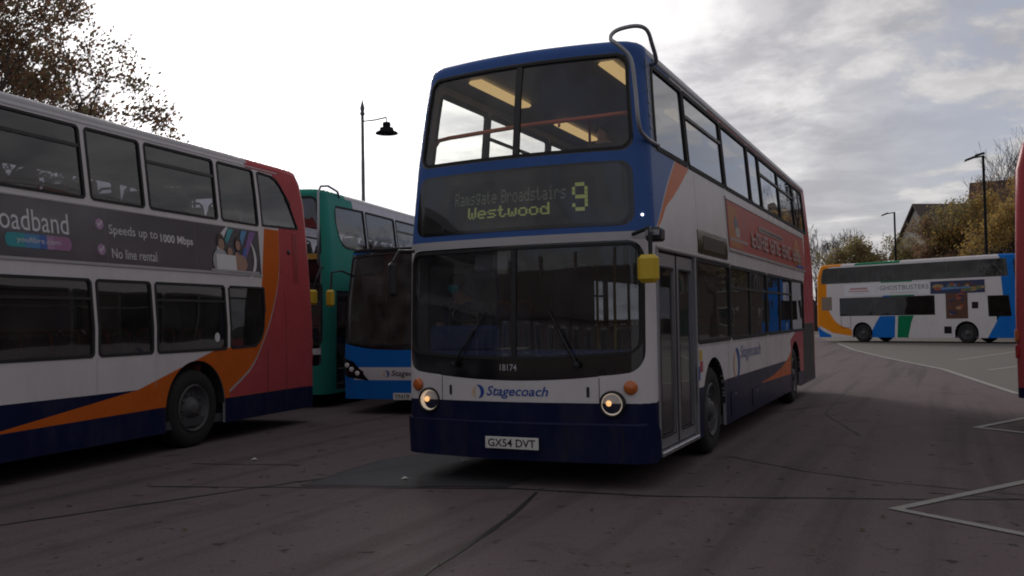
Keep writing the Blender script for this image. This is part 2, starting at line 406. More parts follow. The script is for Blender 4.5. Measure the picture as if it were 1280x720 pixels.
# ------------------------------------------------------------------ ground
def ground_material():
    m = bpy.data.materials.new('yard_concrete'); m.use_nodes = True; t = m.node_tree; n = t.nodes; l = t.links; p = n['Principled BSDF']
    tcn = n.new('ShaderNodeTexCoord')
    def nz(s, d, r, di=0):
        q = n.new('ShaderNodeTexNoise'); q.inputs['Scale'].default_value = s; q.inputs['Detail'].default_value = d; q.inputs['Roughness'].default_value = r; q.inputs['Distortion'].default_value = di; l.new(tcn.outputs['Object'], q.inputs['Vector']); return q.outputs['Fac']
    def mix(f, a, b, bt='MIX'):
        x = n.new('ShaderNodeMix'); x.data_type = 'RGBA'; x.blend_type = bt
        (l.new(f, x.inputs[0]) if not isinstance(f, float) else setattr(x.inputs[0], 'default_value', f))
        for i, v in ((6, a), (7, b)):
            (l.new(v, x.inputs[i]) if not isinstance(v, tuple) else setattr(x.inputs[i], 'default_value', (*v, 1)))
        return x.outputs[2]
    def rmp(v, a, b, c=0., d=1.):
        x = n.new('ShaderNodeMapRange'); l.new(v, x.inputs[0])
        for i, q in enumerate((a, b, c, d)): x.inputs[i+1].default_value = q
        return x.outputs[0]
    c = mix(nz(.35, 7, .6), (.110, .085, .092), (.155, .120, .128))
    c = mix(rmp(nz(28, 4, .7), .42, .7), c, (.15, .12, .12))
    c = mix(rmp(nz(1.3, 8, .7, .6), .55, .72, 0, .55), c, (.05, .04, .042))
    c = mix(rmp(nz(5.5, 3, .5, .4), .66, .70, 0, .75), c, (.028, .024, .026))      # oil drips
    c = mix(rmp(nz(13, 2, .5), .68, .72, 0, .6), c, (.03, .026, .027))
    mp_ = n.new('ShaderNodeMapping'); mp_.inputs['Rotation'].default_value = (0, 0, .12); mp_.inputs['Scale'].default_value = (1.6, .06, 1); l.new(tcn.outputs['Object'], mp_.inputs[0])
    tw = n.new('ShaderNodeTexNoise'); tw.inputs['Scale'].default_value = 1.5; tw.inputs['Detail'].default_value = 5; l.new(mp_.outputs[0], tw.inputs['Vector'])
    c = mix(rmp(tw.outputs['Fac'], .5, .68, 0, .5), c, (.045, .037, .039))         # tyre-darkened tracks
    c = mix(rmp(nz(90, 2, .5), .60, .72, 0, .7), c, (.24, .21, .20))
    c = mix(rmp(nz(70, 2, .5), .62, .74, 0, .6), c, (.03, .025, .026))
    p.inputs['Specular IOR Level'].default_value = .1; l.new(c, p.inputs['Base Color'])
    l.new(rmp(nz(2.0, 5, .6), .3, .7, .85, 1.), p.inputs['Roughness'])
    b = n.new('ShaderNodeBump'); b.inputs['Strength'].default_value = .35; b.inputs['Distance'].default_value = .004; l.new(nz(45, 3, .6), b.inputs['Height']); l.new(b.outputs[0], p.inputs['Normal'])
    return m
gm = ground_material()
gmb = MB(); gmb.add([(-900, -900, 0), (900, -900, 0), (900, 900, 0), (-900, 900, 0)], [(0, 1, 2, 3)])
ground = tag(gmb.build('ground', gm), kind='structure')
tar = mat('tarmac_patch', (.047, .045, .050), .8, var=.3, vscale=5, bump=.5, bscale=70)
tar2 = mat('tarmac_lane', (.052, .049, .052), .78, var=.35, vscale=1.6, bump=.5, bscale=70)
conc = mat('bay_concrete', (.115, .098, .085), .8, var=.25, vscale=.9, bump=.4, bscale=60)
seal = mat('joint_sealant', (.018, .016, .016), .75, var=.3)
wline = mat('line_paint', (.27, .26, .24), .75, var=.35, vscale=9, bump=.3, bscale=50)
def flat(name, pts, z, m, parent=ground):
    mb = MB(); n = len(pts); mb.add([(x, y, z) for x, y in pts], [tuple(range(n))]); return mb.build(name, m, parent)
def strip(name, pts, wd, z, m, parent=ground, wob=0.):
    mb = MB(); P = []
    for i in range(len(pts)-1):
        k = max(1, int((Vector(pts[i+1])-Vector(pts[i])).length/.25)) if wob else 1
        for j in range(k): P.append(Vector(pts[i]).lerp(Vector(pts[i+1]), j/k))
    P.append(Vector(pts[-1])); V = []
    for i, p in enumerate(P):
        d = (P[min(i+1, len(P)-1)]-P[max(i-1, 0)]).normalized(); nn = Vector((-d.y, d.x)); o = random.uniform(-wob, wob); ww = wd*(1+random.uniform(-.4, .4)*(wob > 0))
        for s in (-.5, .5): q = p+nn*(o+s*ww); V.append((q.x, q.y, z))
    mb.add(V, [(2*i, 2*i+2, 2*i+3, 2*i+1) for i in range(len(P)-1)]); return mb.build(name, m, parent)
# the driving lane and the paler bays on its right
lane = [(-1.3, 42), (.2, 33), (1.9, 25.5), (3.56, 19.1), (4.3, 14.3), (4.76, 11.4)]
flat('bay_apron', [(4.82, 11.3), (14, 9.5), (30, 20), (30, 60), (-6, 66), (-1.25, 42), (.25, 33), (1.95, 25.5), (3.61, 19.1), (4.35, 14.3)], .004, conc)
strip('edge_line', lane, .13, .008, wline)
strip('edge_line', [(4.76, 11.4), (9, 10.1), (16, 8.2)], .12, .008, wline)
strip('bay_line', [(8.2, 38.5), (4.0, 24.5)], .12, .008, wline)
strip('bay_line', [(9.4, 30.5), (4.6, 19.0)], .12, .008, wline)
for (a, b, c) in (((3.12, .1), (5.6, 4.13), (5.4, -1.5)), ((3.86, 5.8), (5.7, 9.7), (6.4, 3.7))):
    mb = MB(); t_ = .095
    A, B_, C_ = Vector(a), Vector(b), Vector(c)
    n1_ = Vector((-(B_-A).y, (B_-A).x)).normalized()*-1; n2_ = Vector((-(C_-A).y, (C_-A).x)).normalized()
    Ai = A+((B_-A).normalized()+(C_-A).normalized()).normalized()*t_*1.25
    mb.add([(*A, .008), (*B_, .008), (*(B_+n1_*t_), .008), (*Ai, .008), (*(C_+n2_*t_), .008), (*C_, .008)], [(0, 3, 2, 1), (0, 5, 4, 3)])
    mb.build('bay_line', wline, ground)
# slab joints, cracks and the dark reinstated patch
for pts, wd in (([(-3.9, -3.6), (-3.05, -2.86), (-1.62, .52), (.0, 4.3), (2.2, 9.5)], .035), ([(-3.24, -1.2), (.05, -.12), (1.2, -.05), (3.1, .5), (7, 1.9)], .032),
                ([(-3.9, 0), (-2.7, .32)], .028), ([(.72, -2.9), (.5, -1.14), (.3, -.2)], .035), ([(1.4, 2.4), (2.3, 1.65), (3.1, 1.3), (5.5, .7)], .02),
                ([(3.4, .9), (5.2, .75)], .02), ([(2.6, 4.5), (1.9, 7), (1.8, 12)], .02), ([(-5.5, -4.2), (-3.05, -2.86)], .03), ([(.76, -2.8), (1.2, -6)], .03)):
    strip('slab_joint', pts, wd, .005, seal, wob=.012)
def ragged(pts, amp, n=14):
    o = []
    for k, p in enumerate(pts):
        q = pts[(k+1) % len(pts)]
        for t in range(n):
            o.append((p[0]+(q[0]-p[0])*t/n+random.uniform(-amp, amp), p[1]+(q[1]-p[1])*t/n+random.uniform(-amp, amp)))
    return o
flat('tarmac_patch', ragged([(-1.9, -.66), (-.05, -.08), (.0, .6), (-.3, 2.6), (-1.7, 1.75), (-2.05, .9)], .012), .0042, tar)
strip('patch_seam', [(-1.9, -.66), (-.05, -.08)], .03, .0052, seal, wob=.008); strip('patch_seam', [(-1.9, -.66), (-2.05, .9), (-1.7, 1.75)], .025, .0052, seal, wob=.008)
# bits of litter and fallen leaves
leaf_g = mat('fallen_leaf', (.10, .05, .02), .8, var=.5)
paper_m = mat('litter_paper', (.55, .53, .5), .8)
lmb = MB()
for k in range(60):
    x, y = random.uniform(-3.6, 4.8), random.uniform(-3.2, 8)
    if -1.4 < x < 1.4 and y > -.1: continue
    a = random.uniform(0, 6.28); s = random.uniform(.012, .032)
    lmb.add([(x+s*math.cos(a+t)*(1 if i % 2 == 0 else .6), y+s*math.sin(a+t)*(1 if i % 2 == 0 else .6), .01+random.uniform(0, .012)) for i, t in enumerate((0, 1.2, 2.2, 3.1, 4.2, 5.2))], [(0, 1, 2), (0, 2, 3), (0, 3, 4), (0, 4, 5)])
tag(lmb.build('leaf_litter', leaf_g), 'small dark fallen leaves scattered over the bus yard', 'leaves', kind='stuff')
for (x, y), lb in (((-1.15, -.05), 'white paper scrap beside the dark tarmac patch'), ((-3.4, .42), 'white paper scrap near the rear wheel of the parked bus'), ((-1.12, 1.1), 'white paper scrap under the bumper of the arriving bus')):
    mb = MB(); mb.add([(x-.03, y-.02, .008), (x+.03, y-.025, .02), (x+.035, y+.02, .012), (x-.02, y+.03, .03)], [(0, 1, 2), (0, 2, 3)])
    tag(mb.build('paper_scrap', paper_m), lb, 'litter', 'paper scraps on the ground')

# ------------------------------------------------------------------ buses
def arch_ring(yc, r0, sg, hw, depth=.55):
    mb = MB(); n = 20; V = []
    for k in range(n+1):
        a = math.pi*k/n
        for x in (hw-.004, hw-depth): V.append((sg*x, yc-r0*math.cos(a), .5+r0*math.sin(a)))
    V2 = []
    mb.add(V, [(2*k, 2*k+1, 2*k+3, 2*k+2) for k in range(n)])
    # back plate
    P = [(sg*(hw-depth), yc-r0*math.cos(math.pi*k/n), .5+r0*math.sin(math.pi*k/n)) for k in range(n+1)]
    mb.add(P+[(sg*(hw-depth), yc+r0, .25), (sg*(hw-depth), yc-r0, .25)], [tuple(range(n+3))])
    return mb
def wheel_meshes(r=.48, wd=.28):
    t = MB()
    prof = [(r*.60, -wd/2+.02), (r*.70, -wd/2), (r*.90, -wd/2+.005), (r*.97, -wd/2+.03), (r, -wd/2+.07), (r, -.03), (r*.985, -.02), (r*.985, .02), (r, .03), (r, wd/2-.07), (r*.97, wd/2-.03), (r*.90, wd/2-.005), (r*.70, wd/2), (r*.60, wd/2-.02)]
    t.lathe(prof, 40, 0)
    for k in range(40):      # shoulder tread blocks
        a = 2*math.pi*k/40
        for x0 in (wd/2-.075,):
            p = [(x0+dx, (r+.004)*math.cos(a+da), (r+.004)*math.sin(a+da)) for dx, da in ((-.05, 0), (.02, 0), (.02, .08), (-.05, .08))]
            t.add(p, [(0, 1, 2, 3)])
    q = MB()
    q.lathe([(r*.61, wd/2-.015), (r*.585, wd/2+.005), (r*.56, wd/2-.01), (r*.52, wd/2-.06), (r*.42, wd/2-.085), (r*.30, wd/2-.075), (r*.27, wd/2-.04), (r*.20, wd/2-.03), (r*.18, wd/2+.0), (r*.10, wd/2+.012), (.001, wd/2+.014)], 40, 0)
    for k in range(10):
        a = 2*math.pi*k/10
        q.lathe([(.017, wd/2-.09), (.017, wd/2-.045), (.001, wd/2-.04)], 6, 0, (0, r*.36*math.cos(a), r*.36*math.sin(a)))
        b = a+.31
        q.lathe([(.001, wd/2-.0815), (.026, wd/2-.0813)], 10, 0, (0, r*.47*math.cos(b), r*.47*math.sin(b)), m=1)
    return t.mesh(tyre_m, True, 'tyre'), q.mesh([rim_m, black], True, 'rim')
TYRE, RIM = wheel_meshes()
def seat_mesh(fab):
    mb = MB()
    mb.cbox((-.40, -.22, .30), (.40, .22, .42), .03, 0)
    for s in (-1, 1):
        x = s*.205
        mb.add([(x-.19, .16, .40), (x+.19, .16, .40), (x+.185, .27, .82), (x+.14, .30, .98), (x-.14, .30, .98), (x-.185, .27, .82),
                (x-.19, .25, .38), (x+.19, .25, .38), (x+.185, .34, .82), (x+.14, .36, .98), (x-.14, .36, .98), (x-.185, .34, .82)],
               [(0, 1, 2, 5), (5, 2, 3, 4), (7, 6, 11, 8), (8, 11, 10, 9), (1, 7, 8, 2), (2, 8, 9, 3), (3, 9, 10, 4), (4, 10, 11, 5), (5, 11, 6, 0), (0, 6, 7, 1)], 0)
        mb.tube([(x-.17, .31, .75), (x-.14, .32, 1.0), (x-.09, .33, 1.04), (x+.09, .33, 1.04), (x+.14, .32, 1.0), (x+.17, .31, .75)], .016, 6, 1)
        mb.tube([(s*.25, 0, 0), (s*.25, 0, .3)], .03, 6, 2)
    return mb.mesh([fab, rail_or, steel], False, 'seat')
SEAT, SEAT_R = seat_mesh(fabric), seat_mesh(fabric2)

class Bus:
    def __init__(b, name, loc, phi, L, prof, ztop, skirt=.26, r=.2, bow=.1, rr=.18, rbow=.05, yf=None, yr=None, shear=0., shear_z=1.5):
        b.root = empty(name, (*loc, 0), phi); b.L = L; b.prof = prof; b.zt = ztop; b.sk = skirt; b.r = r; b.bow = bow; b.rr = rr; b.rbow = rbow
        b.hw = pl(prof); b.hw0 = prof[0][1]; b.yf = pl(yf or [(0, 0), (9, 0)]); b.yr = pl(yr or [(0, 0), (9, 0)]); b.k = shear; b.kz = shear_z
        b.zk = sorted({p[0] for p in prof[1:-1]}|{p[0] for p in (yf or [])}|{p[0] for p in (yr or [])}|({shear_z} if shear else set()))
        b.A = b.hw0-r+r*math.pi/2; b.AR = b.hw0-rr+rr*math.pi/2; b.ys0 = bow+r; b.ys1 = L-rbow-rr
    def sh(b, z): return -b.k*max(0., z-b.kz)
    def _end(b, a, z, r, bow):
        hw = b.hw(z); fl = b.hw0-r; s = 1 if a >= 0 else -1; a = abs(a)
        if a <= fl: return s*a/fl*(hw-r), bow*(a/fl)**2
        t = min((a-fl)/r, math.pi/2); return s*(hw-r+r*math.sin(t)), bow+r*(1-math.cos(t))
    def front(b, a, z):
        x, y = b._end(a, z, b.r, b.bow); return Vector((x, y+b.yf(z)+b.sh(z), z))
    def rear(b, a, z):
        x, y = b._end(a, z, b.rr, b.rbow); return Vector((x, b.L-y-b.yr(z)+b.sh(z), z))
    def side(b, sg):
        def f(y, z):
            d = b.yf(z)*max(0., 1-(y-b.ys0)/1.6)-b.yr(z)*max(0., 1-(b.ys1-y)/1.6)
            return Vector((sg*b.hw(z), y+d+b.sh(z), z))
        return f
    def surf(b, where):      # mapping and the sign that makes normals point outward
        return {'F': (b.front, 1), 'R': (b.rear, -1), 'N': (b.side(1), 1), 'O': (b.side(-1), -1)}[where]
    def shell(b, where, shapes, mats, base=0, name=None, inner=True):
        mp, s = b.surf(where)
        rng = {'F': (-b.A, b.A), 'R': (-b.AR, b.AR), 'N': (b.ys0, b.ys1), 'O': (b.ys0, b.ys1)}[where]
        asm = []
        if where in 'FR':
            r, AA = (b.r, b.A) if where == 'F' else (b.rr, b.AR)
            fl = b.hw0-r; asm = [q for k in range(1, 9) for q in (fl+(AA-fl)*k/8, -fl-(AA-fl)*k/8)]+[fl, -fl]
        nm = name or {'F': 'front_panel', 'R': 'rear_panel', 'N': 'side_panel', 'O': 'side_panel'}[where]
        return sheet(nm, mp, rng[0], rng[1], b.sk, b.zt, shapes, list(mats)+[inner_m], b.root, base=base, inner=len(mats) if inner else None, zk=b.zk, nsgn=s, asm=asm, step=.15 if where in 'FR' else .4)
    def pane(b, where, shp, gmat, frame=.03, fm=None, parent=None, name='window', depth=-.012):
        mp, s = b.surf(where)
        a0, a1 = shp['y0'], shp['y1']
        asm = smp(a0, a1, max(2, int((a1-a0)/.08))) if where in 'FR' else []
        o = sheet(name, mp, a0, a1, -1, 9, [dict(shp, m=0)], [gmat], parent or b.root, base=None, zk=b.zk, off=depth, nsgn=s, asm=asm, step=.3)
        if frame:
            g = shp['grow'](frame, 0); h = shp['grow'](-.012, None) if shp.get('inset', True) else dict(shp, m=None)
            sheet('frame', mp, max(a0-frame, -9), a1+frame, -1, 9, [g, h], [fm or rubber], o, base=None, zk=b.zk, off=.007, nsgn=s, asm=asm, step=.3, inner=0, thick=.05)
        return o
    def patch(b, name, where, shp, m, off=.006, parent=None, thick=None):
        mp, s = b.surf(where); a0, a1 = shp['y0'], shp['y1']
        asm = smp(a0, a1, max(2, int((a1-a0)/.08))) if where in 'FR' else []
        return sheet(name, mp, a0, a1, -1, 9, [dict(shp, m=0)], [m], parent or b.root, base=None, zk=b.zk, off=off, nsgn=s, asm=asm, step=.3, inner=0 if thick else None, thick=thick or 0)
    def text(b, txt, where, a0, a1, z0, z1, m, off=.004, parent=None, **k):
        mp, s = b.surf(where); return lettering('lettering', txt, mp, a0, a1, z0, z1, m, parent or b.root, s, off, **k)
    def prints(b, name, where, polys, mats, off=.004, parent=None):
        mp, s = b.surf(where); return printed(name, polys, mp, parent or b.root, mats, s, off)
    def roof(b, mats, midx, rise=.15, ceil=True):
        n = 14; out_ = [b.front(-b.A+2*b.A*k/28, b.zt) for k in range(28)]
        sN, sO = b.side(1), b.side(-1)
        out_ += [sN(y, b.zt) for y in smp(b.ys0, b.ys1, 24)[:-1]]
        out_ += [b.rear(b.AR-2*b.AR*k/24, b.zt) for k in range(24)]
        out_ += [sO(y, b.zt) for y in smp(b.ys1, b.ys0, 24)[:-1]]
        hw = b.hw(b.zt); yc = (out_[14].y+b.L-b.yr(b.zt)+b.sh(b.zt))/2; hl = b.L/2
        mb = MB(); V = []
        prof = [(0, 0), (.006, .035), (.022, .07), (.05, .098), (.1, .12), (.25, .138), (.6, .148), (1.05, .15)]
        nn = len(out_)
        for ins, h in prof:
            for p in out_: V.append((p.x*(1-ins/hw), yc+(p.y-yc)*(1-ins/hl), b.zt+h*rise/.15))
        b0 = 0; F_ = []; mi = []
        for i in range(len(prof)-1):
            for k in range(nn):
                k2 = (k+1) % nn; F_.append((i*nn+k, i*nn+k2, (i+1)*nn+k2, (i+1)*nn+k)); mi.append(midx((out_[k].y+out_[k2].y)/2, V[i*nn+k][0]))
        mb.v = V; mb.f = F_; mb.m = mi
        # close the crown with strips between the two long sides
        last = [(len(prof)-1)*nn+k for k in range(nn)]
        mb.f.append(tuple(last)); mb.m.append(midx(yc, 0))
        o = mb.build('roof', mats, b.root, True)
        if ceil:
            m2 = MB(); m2.add([(p.x*.985, yc+(p.y-yc)*.996, b.zt+.02) for p in out_], [tuple(reversed(range(nn)))])
            m2.build('ceiling', ceil_m, b.root)
        return o
    def decks(b, zf=.36, zu=2.28, up=True):
        mb = MB(); h = b.hw0-.05; mb.box((-h, .3, zf-.1), (h, b.L-.35, zf)); mb.build('floor', floor_m, b.root)
        if up:
            mb = MB(); h = b.hw(zu)-.045; y0 = b.bow+.12+b.yf(zu)
            mb.add([(-h*.8, y0, zu-.09), (h*.8, y0, zu-.09), (h, y0+.3, zu-.09), (h, b.L-.4, zu-.09), (-h, b.L-.4, zu-.09), (-h, y0+.3, zu-.09),
                    (-h*.8, y0, zu), (h*.8, y0, zu), (h, y0+.3, zu), (h, b.L-.4, zu), (-h, b.L-.4, zu), (-h, y0+.3, zu)],
                   [(0, 5, 4, 3, 2, 1), (6, 7, 8, 9, 10, 11)]+[(i, (i+1) % 6, 6+(i+1) % 6, 6+i) for i in range(6)])
            mb.build('upper_floor', inner_m, b.root)
    def seats(b, ys, z, xs=(-.72, .72), me=None):
        for y in ys:
            for x in xs:
                o = link('seat', me or SEAT, b.root); o.location = (x, y, z)
    def wheels(b, ys, ar=.56, twin=None):
        for y in ys:
            for sg in (1, -1):
                o = link('wheel', TYRE, b.root); o.location = (sg*(b.hw0-.17), y, .481); o.rotation_euler = (random.uniform(0, 6), 0, 0)
                if sg < 0: o.rotation_euler = (0, 0, math.pi)
                link('rim', RIM, o)
                arch_ring(y, ar, sg, b.hw0).build('wheel_arch', rubber, b.root)
    def axle(b, ys):
        for y in ys:
            mb = MB(); mb.tube([(-.95, y, .48), (.95, y, .48)], .11, 10); mb.cbox((-.3, y-.25, .3), (.3, y+.25, .62), .05); mb.build('axle', black, b.root)
def box_poly(a0, a1, z0, z1): return [(a0, z0), (a1, z0), (a1, z1), (a0, z1)]

def logo(b, where, cx, cz, r, flip=1, parent=None, off=.005):
    # a round swirl of a blue crescent, an orange crescent and a pale disc
    f = flip
    polys = [(crescent(cx, cz, r, r*.62, -.5*math.pi, .5*math.pi+.35, s=f), 0), (crescent(cx-.12*r*f, cz-.05*r, r*.95, r*.45, .62*math.pi, 1.4*math.pi, s=f), 1)]
    return b.prints('emblem', where, polys, [logo_blue, orange_lite], off, parent)

def plate(b, txt, x0, x1, z0, z1, y, parent=None):
    mb = MB(); mb.cbox((x0, y, z0), (x1, y+.012, z1), .003); p = mb.build('number_plate', plate_m, parent or b.root)
    mp = lambda a, z: Vector((a, y, z)); lettering('lettering', txt, mp, x0+.03, x1-.03, z0+.018, z1-.018, ink, p, 1, .002, bold=.012)
    return p

def mirror_arm(b, pts, head, m_head, name='mirror', r=.018):
    mb = MB(); mb.tube(pts, r, 8); o = mb.build('mirror_arm', black, b.root)
    (a, c) = head; mb = MB(); mb.cbox(a, c, .035); h = mb.build('mirror', m_head, o)
    mb = MB(); yb = c[1]+.002; mb.add([(a[0]+.03, yb, a[2]+.03), (c[0]-.03, yb, a[2]+.03), (c[0]-.03, yb, c[2]-.03), (a[0]+.03, yb, c[2]-.03)], [(3, 2, 1, 0)]); mb.build('mirror_glass', chrome, h)
    return o, h

# ------------------------------------------------------------------ the arriving double-decker
mb_ = Bus('double_decker_bus', (0, 0), 0, 11.6, [(0, 1.25), (2.3, 1.25), (3.1, 1.205), (3.95, 1.135), (5, 1.05)], 3.96, skirt=.25, r=.22, bow=.10,
          yf=[(.2, .03), (.62, 0), (1.0, .0), (2.2, .05), (3.0, .12), (3.6, .2), (4.0, .28)], yr=[(.2, .0), (2.3, .0), (4.0, .12)])
B = mb_
tag(B.root, 'white and blue double-decker bus showing route 9 and plate GX54 DVT, headlights lit', 'bus')
UW = [(.50, 1.74), (1.83, 3.55), (3.64, 5.25), (5.33, 6.13), (6.21, 7.84), (7.92, 9.46), (9.55, 10.84)]
ZB, ZT = 3.09, 3.86
LW = [(1.86, 3.46), (3.54, 6.02), (6.1, 8.4), (8.48, 9.9)]
up_open = [rect(None, a, c, ZB, ZT, .05) for a, c in UW]
lw_open = [rect(None, a, c, 1.25, 2.1, .05) for a, c in LW]
door_o = rect(None, .40, 1.76, .30, 2.12, .02)
bl = spl([(.32, 2.30), (.5, 2.46), (.72, 2.68), (.95, 2.88), (1.27, 3.12)])
br = spl([(.32, 2.28), (.55, 2.40), (.75, 2.55), (1.05, 2.68), (1.4, 2.85), (1.92, 3.12)])
# paint of the flanks: 0 white 1 navy 2 orange 3 blue 4 red 5 silver line 6 black
def flank(near):
    S = [rect(1, .3, 11.6, .2, .77)]
    S += [poly(3, [(.3, 2.34)]+bl[1:]+[(1.271, 3.97)], [(.3, 4.1), (1.271, 4.1)])]
    S += [poly(2, [(.3, 2.285)]+br[1:], [(.3, 2.33)]+bl[1:]+[(1.28, 3.10), (1.93, 3.10)])]
    S += [poly(5, [(.3, 2.33)]+[(a, z-.03) for a, z in bl[1:]], [(.3, 2.36)]+bl[1:])]
    S += [rect(3, .3, .46, 3.0, 4.1)]
    S += [poly(2, [(5.5, .57), (8.36, .53), (9.3, .53)], spl([(5.5, .58), (6.4, .62), (7.3, .70), (7.95, .82), (8.45, 1.0), (9.3, 1.3)]))]
    rd = spl([(8.2, 1.09), (8.7, 1.2), (9.15, 1.42), (9.6, 1.72), (9.97, 2.05), (10.3, 2.5), (10.5, 3.0), (10.62, 4.1)])
    S += [poly(4, [(8.2, 1.0), (8.5, .6), (9.0, .5), (11.6, .5)], rd+[(11.7, 4.1)])]
    S += [rect(4, 3.0, 11.6, 3.90, 4.0)]
    S += [rect(6, 9.75, 11.3, .3, 1.35, .06)] if near else []
    S += [arch(None, 2.56, .5, .56), arch(None, 8.74, .5, .56)]
    S += [rect(6, .4, 11.0, 3.045, 3.90, .02)]
    return S
fm_ = [white, navy, orange, blue, red, silver, black]
B.shell('N', flank(True)+up_open+lw_open+[door_o], fm_)
lwo = [(.55, 1.7)]+LW
B.shell('O', flank(False)+up_open+[rect(None, a, c, 1.25, 2.1, .05) for a, c in lwo], fm_)
for k, (a, c) in enumerate(UW):
    for wh in 'NO':
        wdw = B.pane(wh, rect(0, a, c, ZB, ZT, .05), G_side if wh == 'N' else G_up, .035)
        if k in (1, 4, 5):
            B.patch('hopper_bar', wh, rect(0, a+.01, c-.01, 3.60, 3.635), black, .006, wdw, .03)
for wh, W_ in (('N', LW), ('O', lwo)):
    for k, (a, c) in enumerate(W_):
        wdw = B.pane(wh, rect(0, a, c, 1.25, 2.1, .05), G_dark if wh == 'N' or a < 1 else G_side, .03)
        if k in (1, 2): B.patch('hopper_bar', wh, rect(0, a+.01, c-.01, 1.84, 1.87), black, .006, wdw, .03)
        if c-a > 2: B.patch('window_divider', wh, rect(0, (a+c)/2-.03, (a+c)/2+.03, 1.25, 2.1), black, .004, wdw, .03)
# front: 0 blue 1 white 2 navy 3 black 4 silver
ws_lo = lambda a: .955+.085*(a/1.15)**2
fr = [rect(1, -1.5, 1.5, .2, 2.275), rect(2, -1.5, 1.5, .2, .76), rect(4, -1.5, 1.5, 2.20, 2.275),
      rect(3, -1.215, 1.215, ws_lo, 2.198, .17),
      rect(None, -1.175, 1.175, lambda a: 1.16+.05*(a/1.1)**2, 2.165, .12),
      rect(3, -1.13, 1.13, 2.33, 2.92, .12), rect(3, -1.15, 1.15, 3.01, 3.94, .12), rect(None, -1.125, 1.125, 3.035, 3.915, .11)]
B.shell('F', fr, [blue, white, navy, gloss_black, silver])
wsn = B.pane('F', rect(0, -1.175, 1.175, lambda a: 1.16+.05*(a/1.1)**2, 2.165, .12), G_front, .014, name='windscreen')
B.patch('screen_divider', 'F', rect(0, -.028, .022, 1.17, 2.15), black, .004, wsn, .02)
uws = B.pane('F', rect(0, -1.125, 1.125, 3.035, 3.915, .11), G_up, .012, name='upper_windscreen')
B.patch('screen_divider', 'F', rect(0, -.035, .03, 3.05, 3.9), black, .004, uws, .03)
# destination display
dsp = B.pane('F', rect(0, -1.08, 1.08, 2.36, 2.89, .11), G_front, .025, fm=gloss_black, name='destination_display', depth=.014)
board = B.patch('display_board', 'F', rect(0, -.72, .78, 2.42, 2.81), disp_m, .003, dsp)
GL = {'R': '11110 10001 10001 11110 10100 10010 10001', 'a': '00000 00000 01110 00001 01111 10001 01111', 'm': '00000 00000 11010 10101 10101 10101 10101', 's': '00000 00000 01111 10000 01110 00001 11110',
      'g': '00000 01111 10001 10001 01111 00001 01110', 't': '01000 01000 11100 01000 01000 01001 00110', 'e': '00000 00000 01110 10001 11111 10000 01110', 'B': '11110 10001 10001 11110 10001 10001 11110',
      'r': '00000 00000 10110 11001 10000 10000 10000', 'o': '00000 00000 01110 10001 10001 10001 01110', 'd': '00001 00001 01101 10011 10001 10001 01111', 'i': '00100 00000 01100 00100 00100 00100 01110',
      'W': '10001 10001 10001 10101 10101 10101 01010', 'w': '00000 00000 10001 10001 10101 10101 01010', ' ': '000 000 000 000 000 000 000',
      '9': '01110 10001 10001 01111 00001 10001 01110'}
def leds(name, txt, x0, x1, z0, z1, m, fat, parent):
    cols = sum(len(GL[c].split()[0])+1 for c in txt)-1
    mb = MB(); px = (x1-x0)/cols; pz = (z1-z0)/7; x = 0
    for c in txt:
        rows = GL[c].split()
        for r_, row in enumerate(rows):
            for k, v in enumerate(row):
                if v == '1':
                    cx = x0+(x+k+.5)*px; cz = z1-(r_+.5)*pz; hx, hz = px*fat/2, pz*.44
                    mb.add([on_surf(B.front, cx+u*hx, cz+q*hz, .006, 1) for u, q in ((-1, -1), (1, -1), (1, 1), (-1, 1))], [(0, 1, 2, 3)])
        x += len(rows[0])+1
    return mb.build(name, m, parent)
l1 = leds('lettering', 'Ramsgate Broadstairs', -.66, .51, 2.60, 2.725, led_g, .86, board)
l2 = leds('lettering', 'Westwood', -.50, .35, 2.465, 2.575, led_y, 1.25, board)
l3 = leds('lettering', '9', .57, .715, 2.475, 2.74, led_y, 1.0, board)
# bumper, headlights, lamps, plate, badge
bpm = B.patch('bumper', 'F', rect(0, -1.36, 1.36, .24, .58, .10), navy, .03, thick=.035)
for x in (-.93, .915):
    yy = B.front(x, .76).y
    mb = MB(); mb.lathe([(.118, .03), (.118, -.025), (.106, -.04), (.096, -.02)], 28, 1, (x, yy, .757)); h = mb.build('headlight', black, B.root, True)
    mb = MB(); mb.lathe([(.096, -.022), (.08, .01), (.045, .04), (.001, .045)], 28, 1, (x, yy, .757)); mb.build('reflector', mat('lit_reflector', (.8, .78, .74), .4, emit=(1, .86, .70), estr=.16), h, True)
    mb = MB(); mb.lathe([(.097, -.026), (.085, -.043), (.055, -.055), (.001, -.06)], 28, 1, (x, yy, .757)); mb.build('lens', G_lens, h, True)
    for dx, dz_, rr_ in ((-.035, .005, .026),):
        mb = MB(); mb.lathe([(.001, -.03), (rr_*.7, -.024), (rr_, -.005), (rr_*.8, .02)], 12, 1, (x+dx, yy, .757+dz_)); mb.build('bulb', bulb, h, True)
for x in (-1.075, 1.075):
    mb = MB(); p = B.front(x, .9)
    n_ = Vector((.45*(1 if x > 0 else -1), -1, 0)).normalized(); u_ = Vector((n_.y, -n_.x, 0)); prof = [(.062, -.01), (.06, .018), (.045, .03), (.001, .036)]
    V = []; n = 20
    for r_, h in prof:
        for k in range(n):
            a = 2*math.pi*k/n; V.append(p+n_*h+u_*r_*math.cos(a)+Vector((0, 0, r_*math.sin(a))))
    mb.add(V, [(i*n+k, i*n+(k+1) % n, (i+1)*n+(k+1) % n, (i+1)*n+k) for i in range(3) for k in range(n)]); mb.build('indicator_lamp', amber_lens, B.root, True)
